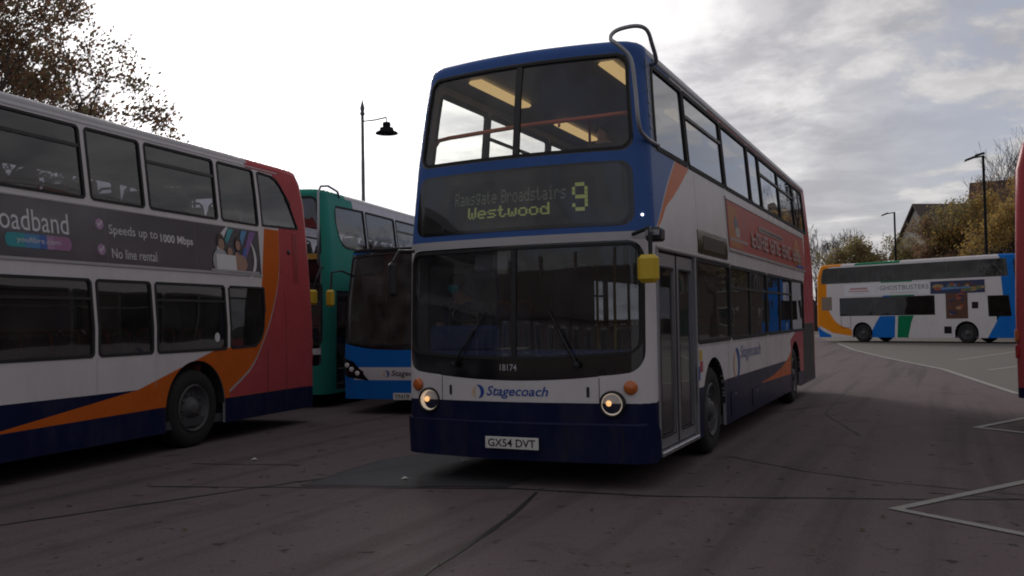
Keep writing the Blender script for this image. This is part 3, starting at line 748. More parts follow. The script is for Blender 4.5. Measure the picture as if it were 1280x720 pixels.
plate(B, 'GX54 DVT', -.265, .265, .345, .452, -.075)
B.text('Stagecoach', 'F', -.285, .335, .79, .905, logo_blue, shear=.28, bold=.012)
logo(B, 'F', -.37, .852, .062)
B.text('18174', 'F', -.14, .03, 1.045, 1.105, grey_print, off=.005, bold=.01)
for x in (-.68, .70): B.patch('panel_latch', 'F', rect(0, x-.013, x+.013, .815, .905), black, .004)
for x in (-.78, .80): B.patch('panel_seam', 'F', rect(0, x-.003, x+.003, .76, .985), black, .002)
B.patch('panel_seam', 'F', rect(0, -1.36, 1.36, .757, .762), black, .002)
# wipers
for x0, x1 in ((-.62, -.40), (.62, .44)):
    mb = MB(); a_, b_ = B.front(x0, 1.1)+Vector((0, -.035, 0)), B.front(x1, 1.42)+Vector((0, -.03, 0)); mb.tube([a_, a_.lerp(b_, .5)+Vector((0, -.02, 0)), b_], .011, 6)
    u_ = x1-x0; c_, d_ = B.front(x0+u_*.45, 1.20)+Vector((0, -.018, 0)), B.front(x1+u_*.5, 1.58)+Vector((0, -.018, 0)); mb.tube([c_, d_], .009, 6); mb.lathe([(.03, .0), (.03, -.04), (.001, -.045)], 10, 1, tuple(a_)); mb.build('wiper', black, B.root)
# rear
rs = [rect(1, -1.5, 1.5, .2, .55), rect(None, -1.0, 1.0, 3.1, 3.85, .1), rect(2, -.95, .95, .6, 1.7, .05)]
B.shell('R', rs, [red, navy, black]); B.pane('R', rect(0, -1.0, 1.0, 3.1, 3.85, .1), G_dark, .03)
B.roof([silver, blue, red], lambda y, x: 1 if y < .62 else (0))
B.patch('roof_gutter', 'N', rect(0, .55, 11.2, 3.925, 3.955), black, .006, thick=.01); B.patch('roof_gutter', 'O', rect(0, .55, 11.2, 3.925, 3.955), black, .006, thick=.01)
B.decks(); B.wheels((2.56, 8.74)); B.axle((2.56, 8.74))
# door: two glazed leaves with pale frames and a sill
for a, c in ((.42, 1.05), (1.11, 1.74)):
    d_ = sheet('door', B.side(1), a, c, .32, 2.10, [rect(None, a+.075, c-.075, .42, 1.97, .02)], [steel], B.root, base=0, inner=0, thick=.03, off=-.02)
    sheet('door_glass', B.side(1), a, c, .3, 2.2, [rect(0, a+.075, c-.075, .42, 1.97, .02)], [G_dark], d_, base=None, off=-.033)
    sheet('door_seal', B.side(1), a, c, .3, 2.2, [rect(0, a+.065, c-.065, .41, 1.98, .02), rect(None, a+.085, c-.085, .43, 1.96, .02)], [rubber], d_, base=None, off=-.014)
    mb = MB(); mb.tube([(1.20, a+.13, .8), (1.20, a+.13, 1.7)], .014, 8); mb.build('handle', rail_y, d_)
B.patch('door_seal', 'N', rect(0, 1.05, 1.11, .32, 2.10), rubber, -.018, thick=.02)
mb = MB(); mb.cbox((1.1, .40, .262), (1.275, 1.76, .305), .008); mb.build('door_sill', alu, B.root)
mb = MB(); mb.cbox((1.24, .36, 2.125), (1.268, 3.5, 2.155), .005); mb.build('door_rail', alu, B.root)
for y in (.355, 1.76): mb = MB(); mb.cbox((1.235, y, .3), (1.262, y+.042, 2.125), .006); mb.build('door_post', steel, B.root)
# side destination box, advert board, flank marks
sdb = B.patch('side_display', 'N', rect(0, 1.93, 3.38, 2.18, 2.43, .03), gloss_black, .008, thick=.02)
B.patch('side_display_blind', 'N', rect(0, 2.15, 3.2, 2.23, 2.38), mat('faded_blind', (.07, .055, .04), .7, var=.3), .010, sdb)
def advert_main(wh):
    ad = B.patch('advert_panel', wh, rect(0, 3.5, 10.25, 2.33, 2.93), ad_red, .008)
    B.patch('advert_rail', wh, rect(0, 3.48, 10.28, 2.93, 2.965), alu, .016, ad, .02); B.patch('advert_rail', wh, rect(0, 3.48, 10.28, 2.30, 2.335), alu, .016, ad, .02)
    if wh == 'N':
        pr_ = [(box_poly(3.55, 4.15, 2.36, 2.88), 0), ([(3.62, 2.36), (4.4, 2.36), (4.15, 2.55), (3.7, 2.6)], 0), (ell(4.0, 2.66, .12, .1), 1), (box_poly(3.95, 4.2, 2.5, 2.62), 2), (box_poly(3.6, 4.7, 2.44, 2.475), 3),
               (ell(9.3, 2.62, .35, .24), 0), (ell(9.6, 2.5, .2, .14), 4), (ell(9.05, 2.55, .2, .18), 0), (box_poly(5.6, 7.75, 2.70, 2.775), 3), (box_poly(9.2, 10.0, 2.35, 2.40), 5)]
        random.seed(3); x = 5.7
        while x < 7.6:
            w_ = random.uniform(.06, .11); pr_.append((box_poly(x, x+w_, 2.72, 2.755), 6)); x += w_+random.uniform(.05, .09)
        x = 4.95
        for k in range(13):       # tall condensed capitals, too faint in the picture to spell out
            w_ = random.uniform(.21, .28); pr_.append((box_poly(x, x+.06, 2.44, 2.65), 3))
            if k % 3: pr_.append((box_poly(x+w_-.06, x+w_, 2.44, 2.65), 3))
            if k % 2: pr_.append((box_poly(x, x+w_, 2.61, 2.65), 3))
            if k % 4 != 1: pr_.append((box_poly(x, x+w_, 2.53, 2.565), 3))
            if k % 3 != 2: pr_.append((box_poly(x, x+w_, 2.44, 2.475), 3))
            x += w_+.06+(.14 if k in (3, 6, 9) else 0)
        B.prints('advert_picture', wh, pr_, [mat('ad_orange', (.42, .14, .03), .5, var=.3), mat('ad_bluegrey', (.12, .12, .17), .5), mat('ad_pale', (.4, .36, .34), .5), mat('ad_faded_white', (.36, .27, .26), .5, var=.15), mat('ad_brown', (.2, .1, .05), .5), logo_blue, ink], .010, ad)
advert_main('N'); advert_main('O')
B.text('Stagecoach', 'N', 4.02, 5.42, .93, 1.14, mat('flank_lettering', (.22, .24, .42), .45), shear=.25, bold=.012)
logo(B, 'N', 3.78, .93, .19); logo(B, 'O', 5.2, .93, .19)
B.patch('safety_sticker', 'N', rect(0, 1.88, 2.0, 1.05, 1.16), rail_y, .004); B.patch('safety_sticker', 'N', rect(0, 1.9, 2.02, .93, 1.04), red, .004); B.patch('safety_sticker', 'N', rect(0, 1.8, 1.9, .85, .99), logo_blue, .004)
for y in (3.3, 4.6, 5.9, 7.2): B.patch('panel_seam', 'N', rect(0, y, y+.007, .26, 1.2), black, .002)
for y in (1.98, 3.42, 10.3): B.patch('panel_seam', 'N', rect(0, y, y+.007, 2.2, 3.03), grey_print, .002)
B.patch('panel_seam', 'N', rect(0, 1.82, 8.2, 1.195, 1.202), grey_print, .002); B.patch('panel_seam', 'N', rect(0, 3.15, 8.1, .768, .775), black, .002)
for y0, y1, z0, z1 in ((3.4, 3.9, .32, .62), (4.75, 5.35, .32, .55)):
    hp = B.patch('access_flap', 'N', rect(0, y0, y1, z0, z1, .02), navy, .006, None, .006); B.patch('flap_latch', 'N', rect(0, (y0+y1)/2-.03, (y0+y1)/2+.03, z1-.06, z1-.035), steel, .009, hp)
for x in (-1.0, -.5, .5, 1.0): B.patch('panel_seam', 'F', rect(0, x-.003, x+.003, .26, .58), black, .032)
B.patch('bumper_lip', 'F', rect(0, -1.2, 1.2, .572, .592), mat('bumper_blue', (.022, .03, .09), .35), .034)
# nearside mirror in yellow, bracket with camera, offside mirror
mirror_arm(B, [(1.12, .12, 2.24), (1.30, .02, 2.28), (1.34, -.10, 2.22), (1.34, -.10, 2.03)], ((1.235, -.17, 1.80), (1.415, -.07, 2.04)), rail_y)
mb = MB(); mb.cbox((1.27, -.02, 2.16), (1.41, .13, 2.28), .02); mb.cbox((1.28, -.02, 2.21), (1.40, -.035, 2.26), .004, 1); mb.build('camera_bracket', [black, steel], B.root)
mirror_arm(B, [(-1.12, .14, 2.2), (-1.24, .05, 2.2), (-1.27, .0, 2.1)], ((-1.33, -.05, 1.75), (-1.24, .03, 2.1)), black)
# branch guard of bent tube
mb = MB(); gp = spl([(0, 0), (1, 1)])
path = [(1.225, .62, 3.10), (1.215, .48, 3.10), (1.20, .30, 3.12), (1.185, .16, 3.2), (1.165, .14, 3.52), (1.135, .12, 3.79), (1.03, .09, 3.92), (.96, .10, 3.985), (.98, .12, 4.045), (1.05, .16, 4.085), (1.17, .22, 4.105), (1.235, .30, 4.08), (1.25, .40, 3.98), (1.235, .58, 3.87), (1.16, .64, 3.86)]
P_ = [Vector(p) for p in path]; Q = []
for i in range(len(P_)-1):
    a, b_, c, d = P_[max(i-1, 0)], P_[i], P_[i+1], P_[min(i+2, len(P_)-1)]
    for k in range(4):
        t = k/4; Q.append(.5*(2*b_+(c-a)*t+(2*a-5*b_+4*c-d)*t*t+(3*b_-a-3*c+d)*t**3))
Q.append(P_[-1]); mb.tube(Q, .019, 10); mb.build('branch_guard', steel, B.root, True)
mb = MB(); mb.tube([(1.205, .47, 3.08), (1.14, .55, 3.9)], .011, 6)
for k in range(7): z = 3.12+k*.12; mb.cbox((1.205-(z-3.1)*.082-.012, .455+(z-3.1)*.1, z-.012), (1.205-(z-3.1)*.082+.014, .49+(z-3.1)*.1, z+.012), .004)
mb.build('window_hinge', steel, B.root)
mb = MB(); p = B.front(1.2, 2.42); mb.lathe([(.012, .0), (.012, -.01), (.001, -.012)], 10, 1, tuple(p)); mb.build('marker_lamp', mat('marker_glow', (.9, .9, .9), .2, emit=(1, .98, .9), estr=2.0), B.root)
# interior, upper deck
for x in (-.70, .71):
    for y0, y1 in ((.68, 1.92), (2.95, 4.15), (5.2, 6.4), (7.4, 8.6)):
        mb = MB(); mb.cbox((x-.085, y0, 3.93), (x+.085, y1, 3.972), .02); mb.build('ceiling_lamp', lamp_warm, B.root)
mb = MB(); mb.tube([(-1.10, .52, 3.28), (-1.03, .50, 3.345), (-.9, .48, 3.355), (0, .42, 3.38), (.9, .48, 3.40), (1.06, .52, 3.40)], .021, 8); mb.tube([(.32, .44, 3.39), (.32, .42, 3.33)], .013, 6); mb.build('front_handrail', rail_or, B.root, True)
B.seats([1.35+k*.82 for k in range(11)], 2.28)
B.seats([3.4+k*.82 for k in range(8)], .42)
for x, y in ((-.32, 3.0), (.32, 4.7), (-.32, 6.3), (.32, 7.9)):
    mb = MB(); mb.tube([(x, y, 2.3), (x, y, 3.96)], .017, 8); mb.build('grab_pole', rail_or, B.root)
for x, y in ((.3, 2.0), (-.3, 3.1), (.3, 4.3), (-.3, 5.6)):
    mb = MB(); mb.tube([(x, y, .37), (x, y, 2.18)], .017, 8); mb.build('grab_pole', rail_y, B.root)
# interior, cab
mb = MB(); mb.cbox((-1.12, .26, .9), (1.05, .62, 1.22), .04); mb.build('dashboard', dash_b, B.root)
mb = MB(); mb.cbox((-1.08, .30, 1.2), (-.30, .42, 1.46), .04); mb.cbox((-.33, .45, .4), (-.29, 1.6, 1.5), .01); mb.build('cab_partition', dash_b, B.root)
mb = MB(); mb.cbox((-1.15, 1.66, .4), (-.30, 1.70, 2.1), .01); mb.build('cab_bulkhead', coat_m, B.root)
mb = MB(); mb.lathe([(.22+.016*math.cos(a), .016*math.sin(a)) for a in smp(0, 2*math.pi, 8)], 28, 2)
for a in (.5, 2.6, 4.7): mb.tube([(0, 0, -.02), (.22*math.cos(a), .22*math.sin(a), 0)], .012, 6)
mb.lathe([(.001, .0), (.06, -.01), (.06, -.05), (.001, -.06)], 14, 2); mb.tube([(0, 0, -.05), (0, -.02, -.4)], .035, 8)
sw = mb.build('steering_wheel', black, B.root, True); sw.location = (-.72, .62, 1.60); sw.rotation_euler = (R(28), 0, 0)
mb = MB(); mb.add([(-.36, .285, 1.232), (-.02, .285, 1.232), (.0, .4, 1.25), (-.34, .42, 1.24)], [(0, 1, 2, 3)]); mb.build('paper_sheet', paper_m, B.root)
o = link('driver_seat', SEAT, B.root); o.location = (-.74, 1.28, .62); o.scale = (.62, 1, 1.05)
mb = MB(); mb.cbox((-.50, .2, 1.98), (-.12, .24, 2.13), .02); mb.build('sun_visor', inner_m, B.root)
mb = MB(); mb.cbox((-.56, .24, 1.88), (-.26, .30, 2.06), .03); mb.build('interior_mirror', black, B.root)

# ------------------------------------------------------------------ parked double-deckers in the white, orange and red livery
PRINT = [mat('ad_teal', (.03, .32, .36), .4), mat('ad_blue', (.05, .12, .42), .4), mat('ad_violet', (.22, .10, .32), .4), wht_print, mat('ad_skin', (.38, .22, .16), .5), mat('ad_hair', (.05, .03, .025), .5), grey_print, mat('ad_lilac', (.42, .25, .42), .4), mat('ad_sky', (.08, .26, .5), .4), mat('ad_pinkish', (.35, .16, .3), .4)]
def old_livery_bus(name, loc, phi, label, shear, near_ad, skirt=.24):
    b = Bus(name, loc, phi, 10.98, [(0, 1.25), (2.1, 1.25), (2.9, 1.235), (3.64, 1.205), (3.73, 1.19), (5, 1.1)], 3.73, skirt=skirt, r=.3, bow=.12, rr=.2, rbow=.06,
            yf=[(.2, 0), (1.0, 0), (3.73, .3)], yr=[(.2, .0), (3.3, .0), (3.6, .06), (3.73, .13)], shear=shear)
    tag(b.root, label, 'bus')
    UP = [(.7, 1.5), (1.6, 2.5), (2.6, 3.92), (4.02, 4.87), (4.97, 6.34), (6.44, 7.25), (7.35, 8.61), (8.71, 9.52)]
    LO = [(3.45, 4.85), (4.95, 6.31), (6.40, 7.23), (7.32, 8.63)]
    wE = poly(0, [(9.63, 2.9), (10.53, 2.93)], [(9.63, 3.62), (9.68, 3.64), (10.0, 3.63), (10.12, 3.59), (10.22, 3.51), (10.32, 3.38), (10.40, 3.22), (10.47, 3.08), (10.53, 2.96)])
    wI = poly(0, [(8.73, 1.23), (8.76, 1.205), (9.28, 1.22), (9.36, 1.26), (9.44, 1.34), (9.49, 1.46), (9.53, 1.7)], [(8.73, 1.98), (8.76, 2.01), (9.53, 2.01)])
    line = spl([(8.69, .62), (9.15, .88), (9.42, 1.18), (9.77, 1.76), (9.96, 2.26), (10.03, 2.9)])
    def flank_(near):
        S = [rect(1, 0, 11.3, .2, .785)]
        S += [poly(2, [(5.0, .51), (7.6, .55), (10.2, .56)], [(5.0, .52), (6.98, .785), (7.62, .97), (8.41, 1.19), (9.36, 1.25), (9.43, 1.5), (9.49, 2.02), (9.66, 2.86), (10.1, 2.86)])]
        S += [poly(3, [(8.69, .565), (11.2, .555)], line+[(10.04, 4.0), (11.2, 4.0)]), rect(3, 9.36, 11.2, 3.665, 4.0)]
        S += [poly(4, [(a, z) for a, z in line], [(a, z+.035) for a, z in line])]
        S += [arch(None, 8.02, .5, .57), arch(None, 2.6, .5, .57)]
        S += [rect(None, a, c, 2.89, 3.64, .04) for a, c in UP]+[rect(None, a, c, 1.2, 2.01, .04) for a, c in (LO if near else [(.7, 1.5), (1.6, 2.5), (2.6, 3.36)]+LO)]+[dict(wE, m=None), dict(wI, m=None)]
        if near: S += [rect(None, .45, 1.7, .3, 2.1, .02), rect(None, 1.85, 3.36, 1.2, 2.01, .04)]
        return S
    fm2 = [white, navy, orange, red, silver]
    for wh in 'NO':
        b.shell(wh, flank_(wh == 'N'), fm2)
        for k, (a, c) in enumerate(UP):
            wd_ = b.pane(wh, rect(0, a, c, 2.89, 3.64, .04), G_dark, .018)
            if c-a > 1.2: b.patch('hopper_bar', wh, rect(0, a+.01, c-.01, 3.42, 3.455), black, .005, wd_, .03)
        for k, (a, c) in enumerate((LO+[(1.85, 3.36)]) if wh == 'N' else [(.7, 1.5), (1.6, 2.5), (2.6, 3.36)]+LO):
            wd_ = b.pane(wh, rect(0, a, c, 1.2, 2.01, .04), G_dark, .02)
            if c-a > 1.2: b.patch('hopper_bar', wh, rect(0, a+.01, c-.01, 1.80, 1.83), black, .005, wd_, .03)
        b.pane(wh, wE, G_dark, .016); b.pane(wh, wI, G_dark, .018)
        for k in range(20): b.patch('vent_slat', wh, rect(0, 10.33+.002*k, 10.46+.002*k, 2.14+k*.037, 2.152+k*.037), mat('slat_red', (.42, .09, .10), .4), .012, None, .014)
        mp, sg = b.surf(wh); p = mp(10.24, 2.56); mb = MB(); mb.lathe([(.035, 0), (.035, .015*sg), (.02, .022*sg), (.001, .022*sg)], 16, 0, tuple(p)); mb.build('filler_cap', black, b.root, True)
        for y in (9.57, 10.05): b.patch('panel_seam', wh, rect(0, y, y+.006, .3, 1.15 if y < 10 else 2.0), black, .002)
        for y in (6.36, 7.275): b.patch('panel_seam', wh, rect(0, y, y+.006, .8, 1.18), grey_print, .002)
        b.patch('roof_gutter', wh, rect(0, .6, 10.2, 3.685, 3.70), grey_print, .006, None, .01)
    b.patch('round_sticker', 'N', rect(0, 8.40, 8.50, 1.29, 1.41, .05), wht_print, -.008)
    if near_ad:
        ad = b.patch('advert_panel', 'N', rect(0, 3.3, 9.50, 2.205, 2.80), ad_dark, .007)
        b.patch('advert_rail', 'N', rect(0, 3.28, 9.52, 2.175, 2.205), silver, .014, ad, .02)
        b.patch('advert_rail', 'N', rect(0, 3.28, 9.52, 2.80, 2.815), silver, .012, ad, .02)
        for y in (6.58, 8.1): b.patch('advert_seam', 'N', rect(0, y, y+.02, 2.21, 2.795), mat('seam_dark', (.06, .055, .075), .3), .009, ad)
        b.text('broadband', 'N', 5.0, 6.07, 2.47, 2.685, wht_print, .010, ad)
        pill = []; cols = [0, 0, 8, 8, 1, 7, 9, 9]
        for k in range(8):
            a, c = 5.32+k*.09, 5.32+(k+1)*.09
            if k == 0: pill.append(([(a, 2.30)]+[(c, 2.30), (c, 2.44), (a, 2.44)]+[(a-.05*math.sin(t), 2.37+.07*math.cos(t)) for t in smp(.3, math.pi-.3, 6)], cols[k]))
            elif k == 7: pill.append(([(a, 2.30), (c, 2.30)]+[(c+.05*math.sin(t), 2.37-.07*math.cos(t)) for t in smp(.3, math.pi-.3, 6)]+[(c, 2.44), (a, 2.44)], cols[k]))
            else: pill.append((box_poly(a, c, 2.30, 2.44), cols[k]))
        b.prints('advert_button', 'N', pill, PRINT, .010, ad)
        b.text('youfibre.com', 'N', 5.40, 5.94, 2.335, 2.405, wht_print, .016, ad)
        for cz in (2.625, 2.35):
            b.prints('advert_tick', 'N', [(ell(6.51, cz, .058, .06), 7), ([(6.475, cz+.005), (6.50, cz-.03), (6.555, cz+.035), (6.545, cz+.045), (6.50, cz-.005), (6.485, cz+.015)], 3)], PRINT, .010, ad)
        b.text('Speeds up to', 'N', 6.64, 7.42, 2.50, 2.635, wht_print, .011, ad); b.text('1000 Mbps', 'N', 7.47, 8.06, 2.475, 2.60, wht_print, .011, ad, bold=.02)
        b.text('No line rental', 'N', 6.66, 7.38, 2.265, 2.375, wht_print, .011, ad)
        pic = [(crescent(8.95, 2.42, .42, .1, .6*math.pi, 1.25*math.pi), 3), ([(8.72, 2.62), (8.80, 2.78), (8.92, 2.78), (8.76, 2.58)], 0), ([(8.96, 2.52), (9.10, 2.78), (9.22, 2.78), (9.0, 2.44)], 8), ([(9.10, 2.46), (9.28, 2.78), (9.42, 2.78), (9.14, 2.38)], 2), ([(9.02, 2.3), (9.12, 2.55), (9.2, 2.55), (9.08, 2.26)], 1),
               (crescent(9.1, 2.4, .3, .06, -.45*math.pi, .3*math.pi), 3),
               (ell(8.62, 2.60, .085, .1), 5), (ell(8.63, 2.56, .06, .075), 4), (ell(8.6, 2.34, .17, .16), 6), (ell(9.0, 2.58, .075, .11), 5), (ell(8.99, 2.57, .05, .065), 4), (ell(8.80, 2.47, .055, .06), 4), (ell(8.95, 2.42, .05, .06), 4), (ell(9.02, 2.33, .15, .12), 4),
               (box_poly(8.5, 8.92, 2.215, 2.43), 3), (box_poly(8.38, 9.44, 2.208, 2.235), 6)]
        b.prints('advert_picture', 'N', pic, PRINT, .010, ad)
    # front and rear ends
    b.shell('F', [rect(1, -1.6, 1.6, .2, .8), rect(4, -1.6, 1.6, .8, 1.05), rect(None, -1.15, 1.15, 1.1, 2.1, .1), rect(None, -1.15, 1.15, 2.6, 3.6, .1)], [white, navy, orange, red, blue], base=4)
    b.pane('F', rect(0, -1.15, 1.15, 1.1, 2.1, .1), G_front, .03, name='windscreen'); b.pane('F', rect(0, -1.15, 1.15, 2.6, 3.6, .1), G_dark, .03, name='upper_windscreen')
    b.shell('R', [rect(1, -1.6, 1.6, .2, .55), rect(None, -.95, .95, 2.85, 3.55, .12), rect(2, -.9, .9, .7, 1.6, .06), rect(2, -.6, .6, 1.8, 2.5, .05)], [red, navy, black])
    b.pane('R', rect(0, -.95, .95, 2.85, 3.55, .12), G_dark, .03)
    for x in (-1.12, 1.12):
        for z, m_ in ((1.0, red_lens), (1.2, amber_lens)):
            b.patch('tail_lamp', 'R', rect(0, x-.07, x+.07, z-.08, z+.08, .06), m_, .02, None, .02)
    for a, c in ((.47, 1.05), (1.1, 1.68)):
        d = sheet('door', b.side(1), a, c, .32, 2.08, [rect(None, a+.06, c-.06, .4, 2.0, .02)], [black], b.root, base=0, inner=0, thick=.03, off=-.02)
        sheet('door_glass', b.side(1), a, c, .3, 2.2, [rect(0, a+.06, c-.06, .4, 2.0, .02)], [G_dark], d, base=None, off=-.033)
    b.roof([silver, red], lambda y, x: 1 if y > 9.2 else 0, rise=.12)
    b.decks(zf=.36, zu=2.14); b.wheels((2.6, 8.02)); b.axle((2.6, 8.02))
    b.seats([1.4+k*.8 for k in range(11)], 2.14, me=SEAT_R); b.seats([4.0+k*.8 for k in range(6)], .42, me=SEAT_R)
    for x, y in ((-.32, 3.0), (.32, 4.7), (-.32, 6.3), (.32, 7.9), (.32, 9.2)):
        mb = MB(); mb.tube([(x, y, 2.15), (x, y, 3.74)], .017, 8); mb.build('grab_pole', rail_y, b.root)
    return b
LB = old_livery_bus('double_decker_bus', (-5.148, -7.042), R(6.9), 'white double-decker bus with orange swoosh, red rear end and dark broadband advert', .1, True)
RB = old_livery_bus('double_decker_bus', (15.33, 4.80), R(80), 'dark red rear corner of a bus beside the right-hand bays', .03, False, .42)

# ------------------------------------------------------------------ green-fronted double-decker behind
GB = Bus('double_decker_bus', (-7.558, 5.347), R(10), 10.6, [(0, 1.25), (2.3, 1.25), (3.1, 1.215), (3.7, 1.16), (3.85, 1.13), (5, 1.05)], 3.85, skirt=.24, r=.26, bow=.12,
         yf=[(.2, .0), (1.0, .0), (3.85, .22)], yr=[(.2, .0), (3.3, .0), (3.85, .1)], shear=.06)
b = GB; tag(b.root, 'green-fronted double-decker bus parked behind the red-ended bus', 'bus')
w1 = poly(0, [(.62, 3.35), (.66, 3.22), (.74, 3.08), (.86, 2.97), (1.02, 2.92), (2.05, 2.89)], [(.62, 3.55), (.68, 3.66), (2.05, 3.69)])
UPg = [(2.15, 3.6), (3.7, 5.1), (5.2, 6.6), (6.7, 8.1), (8.2, 9.9)]
LOg = [(1.95, 3.3), (3.4, 4.9), (5.0, 6.5), (6.6, 8.0)]
for wh in 'NO':
    S = [rect(1, 0, 1.55, .2, 4.2), poly(1, [(1.5, .2), (2.3, .2)], [(1.5, 2.7), (1.9, 1.6), (2.3, .8)]), arch(None, 2.5, .5, .56), arch(None, 7.8, .5, .56), dict(w1, m=None)]
    S += [rect(None, a, c, 2.89, 3.69, .04) for a, c in UPg]+[rect(None, a, c, 1.2, 2.05, .04) for a, c in LOg]+([rect(None, .5, 1.75, .3, 2.1)] if wh == 'N' else [])
    b.shell(wh, S, [white, green, silver])
    b.pane(wh, w1, G_dark, .02)
    for k, (a, c) in enumerate(UPg):
        wd_ = b.pane(wh, rect(0, a, c, 2.89, 3.69, .04), G_dark, .02)
        if k % 2: b.patch('hopper_bar', wh, rect(0, a+.01, c-.01, 3.45, 3.485), black, .005, wd_, .03)
    for a, c in LOg: b.pane(wh, rect(0, a, c, 1.2, 2.05, .04), G_dark, .02)
b.shell('F', [rect(None, -1.12, 1.12, 2.72, 3.78, .1), rect(2, -1.2, 1.13, 2.2, 2.72, .05), rect(None, -1.12, 1.12, 1.15, 2.2, .06), rect(2, -1.2, 1.14, .75, 1.15, .1), rect(1, -1.5, 1.13, .95, 1.06)], [green, white, gloss_black])
u_ = b.pane('F', rect(0, -1.12, 1.12, 2.72, 3.78, .1), G_dark, .03, name='upper_windscreen'); b.pane('F', rect(0, -1.12, 1.12, 1.15, 2.2, .06), G_front, .03, name='windscreen')
dd_ = b.patch('destination_display', 'F', rect(0, -1.0, 1.0, 2.28, 2.62, .04), gloss_black, .006)
b.patch('gold_strip', 'F', rect(0, -1.1, 1.08, 2.66, 2.76), mat('gold_trim', (.42, .25, .04), .45), .012)
b.shell('R', [rect(None, -.95, .95, 2.95, 3.65, .12)], [white]); b.pane('R', rect(0, -.95, .95, 2.95, 3.65, .12), G_dark, .03)
for a, c in ((.52, 1.1), (1.15, 1.73)):
    d = sheet('door', b.side(1), a, c, .32, 2.08, [rect(None, a+.06, c-.06, .4, 2.0, .02)], [black], b.root, base=0, inner=0, thick=.03, off=-.02)
    sheet('door_glass', b.side(1), a, c, .3, 2.2, [rect(0, a+.06, c-.06, .4, 2.0, .02)], [G_dark], d, base=None, off=-.033)
b.roof([silver, green], lambda y, x: 1 if y < 1.3 else 0, rise=.13)
b.decks(zf=.36, zu=2.2); b.wheels((2.5, 7.8)); b.axle((2.5, 7.8)); b.seats([1.5+k*.82 for k in range(10)], 2.2); b.seats([3.4+k*.82 for k in range(5)], .42)
mirror_arm(b, [(1.16, .2, 2.5), (1.22, .0, 2.5), (1.2, -.12, 2.3), (1.14, -.14, 2.08)], ((1.02, -.2, 1.83), (1.22, -.1, 2.10)), rail_y)
mb = MB(); mb.tube([(1.16, .02, 2.55), (1.15, .06, 3.2), (1.1, .16, 3.85), (1.1, .26, 3.98), (1.12, .5, 4.02), (1.14, .85, 3.96), (1.13, .95, 3.86)], .022, 8); mb.build('branch_guard', steel, b.root, True)

# ------------------------------------------------------------------ blue single-decker
SB = Bus('single_decker_bus', (-4.30, 5.12), R(10), 10.2, [(0, 1.22), (1.9, 1.22), (2.68, 1.17), (4, 1.1)], 2.68, skirt=.25, r=.16, bow=.07, yf=[(.2, .02), (.7, 0), (1.1, .03), (2.68, .26)])
b = SB; tag(b.root, 'blue single-decker bus with big dark windscreen parked behind the arriving bus', 'bus')
LOs = [(1.95, 3.4), (3.5, 4.9), (5.0, 6.4), (6.5, 7.9), (8.0, 9.4)]
for wh in 'NO':
    S = [rect(1, 0, 11, .7, 1.1), arch(None, 2.6, .5, .56), arch(None, 7.6, .5, .56)]+[rect(None, a, c, 1.25, 2.35, .05) for a, c in LOs]+([rect(None, .5, 1.75, .3, 2.2)] if wh == 'N' else [rect(None, .6, 1.8, 1.25, 2.35, .05)])
    b.shell(wh, S, [brightblue, white])
    for a, c in LOs+([] if wh == 'N' else [(.6, 1.8)]): b.pane(wh, rect(0, a, c, 1.25, 2.35, .05), G_dark, .03)
scr = rect(0, -1.2, 1.2, lambda a: 1.10+.10*(abs(a)/1.2)**3, lambda a: 2.66-.05*(a/1.2)**2, .06)
hl = lambda s: poly(2, [(-1.27, .76), (-1.15, .62), (-.72, .555)] if s < 0 else [(.72, .555), (1.15, .62), (1.27, .76)], [(-1.27, .95), (-1.0, .86), (-.72, .565)] if s < 0 else [(.72, .565), (1.0, .86), (1.27, .95)])
b.shell('F', [rect(1, -1.0, 1.0, .56, .77), poly(0, [(-1.4, .5), (-1.0, .5), (-.9, .77)], [(-1.4, .9), (-.9, .771)]), rect(2, -1.24, 1.24, lambda a: 1.05+.12*(abs(a)/1.2)**3, lambda a: 2.70-.05*(a/1.2)**2, .05), dict(scr, m=None)], [brightblue, white, gloss_black])
ws = b.pane('F', scr, glass('hazy_screen_glass', (.16, .17, .21), base=.025, dust_haze=.12), .012, fm=black, name='windscreen')  # grey haze of this screen is painted with a stronger dust film
for s in (-1, 1):
    h = b.patch('headlight', 'F', dict(hl(s), m=0), gloss_black, .01, None, .012)
    for a, z in ((-1.12, .80), (-1.03, .735), (-.92, .67)):
        mp, sg = b.surf('F'); p = mp(-s*a, z); mb = MB(); mb.lathe([(.042, -.015), (.036, -.028), (.02, -.03), (.001, -.03)], 16, 1, tuple(p)); mb.build('lamp', chrome, h, True)
logo(b, 'F', -.39, .665, .055); b.text('Stagecoach', 'F', -.30, .35, .60, .72, ink, shear=.2, bold=.01)
pl_ = MB(); pl_.cbox((-.26, -.03, .245), (.26, -.018, .355), .003); pp = pl_.build('number_plate', plate_m, b.root)
lettering('lettering', 'YN19', lambda a, z: Vector((a, -.03, z)), -.235, .02, .265, .335, ink, pp, 1, .002, bold=.012)
b.patch('wiper', 'F', rect(0, -.55, .35, lambda a: 1.135+.04*a, lambda a: 1.155+.04*a), black, .03, None, .02)
b.shell('R', [rect(None, -.9, .9, 1.5, 2.3, .1)], [brightblue]); b.pane('R', rect(0, -.9, .9, 1.5, 2.3, .1), G_dark, .03)
b.roof([brightblue, mat('matt_black', (.012, .012, .014), .85, spec=.05)], lambda y, x: 1 if y < .75 else 0, rise=.10); b.decks(up=False); b.wheels((2.6, 7.6)); b.axle((2.6, 7.6)); b.seats([3.2+k*.85 for k in range(7)], .42)
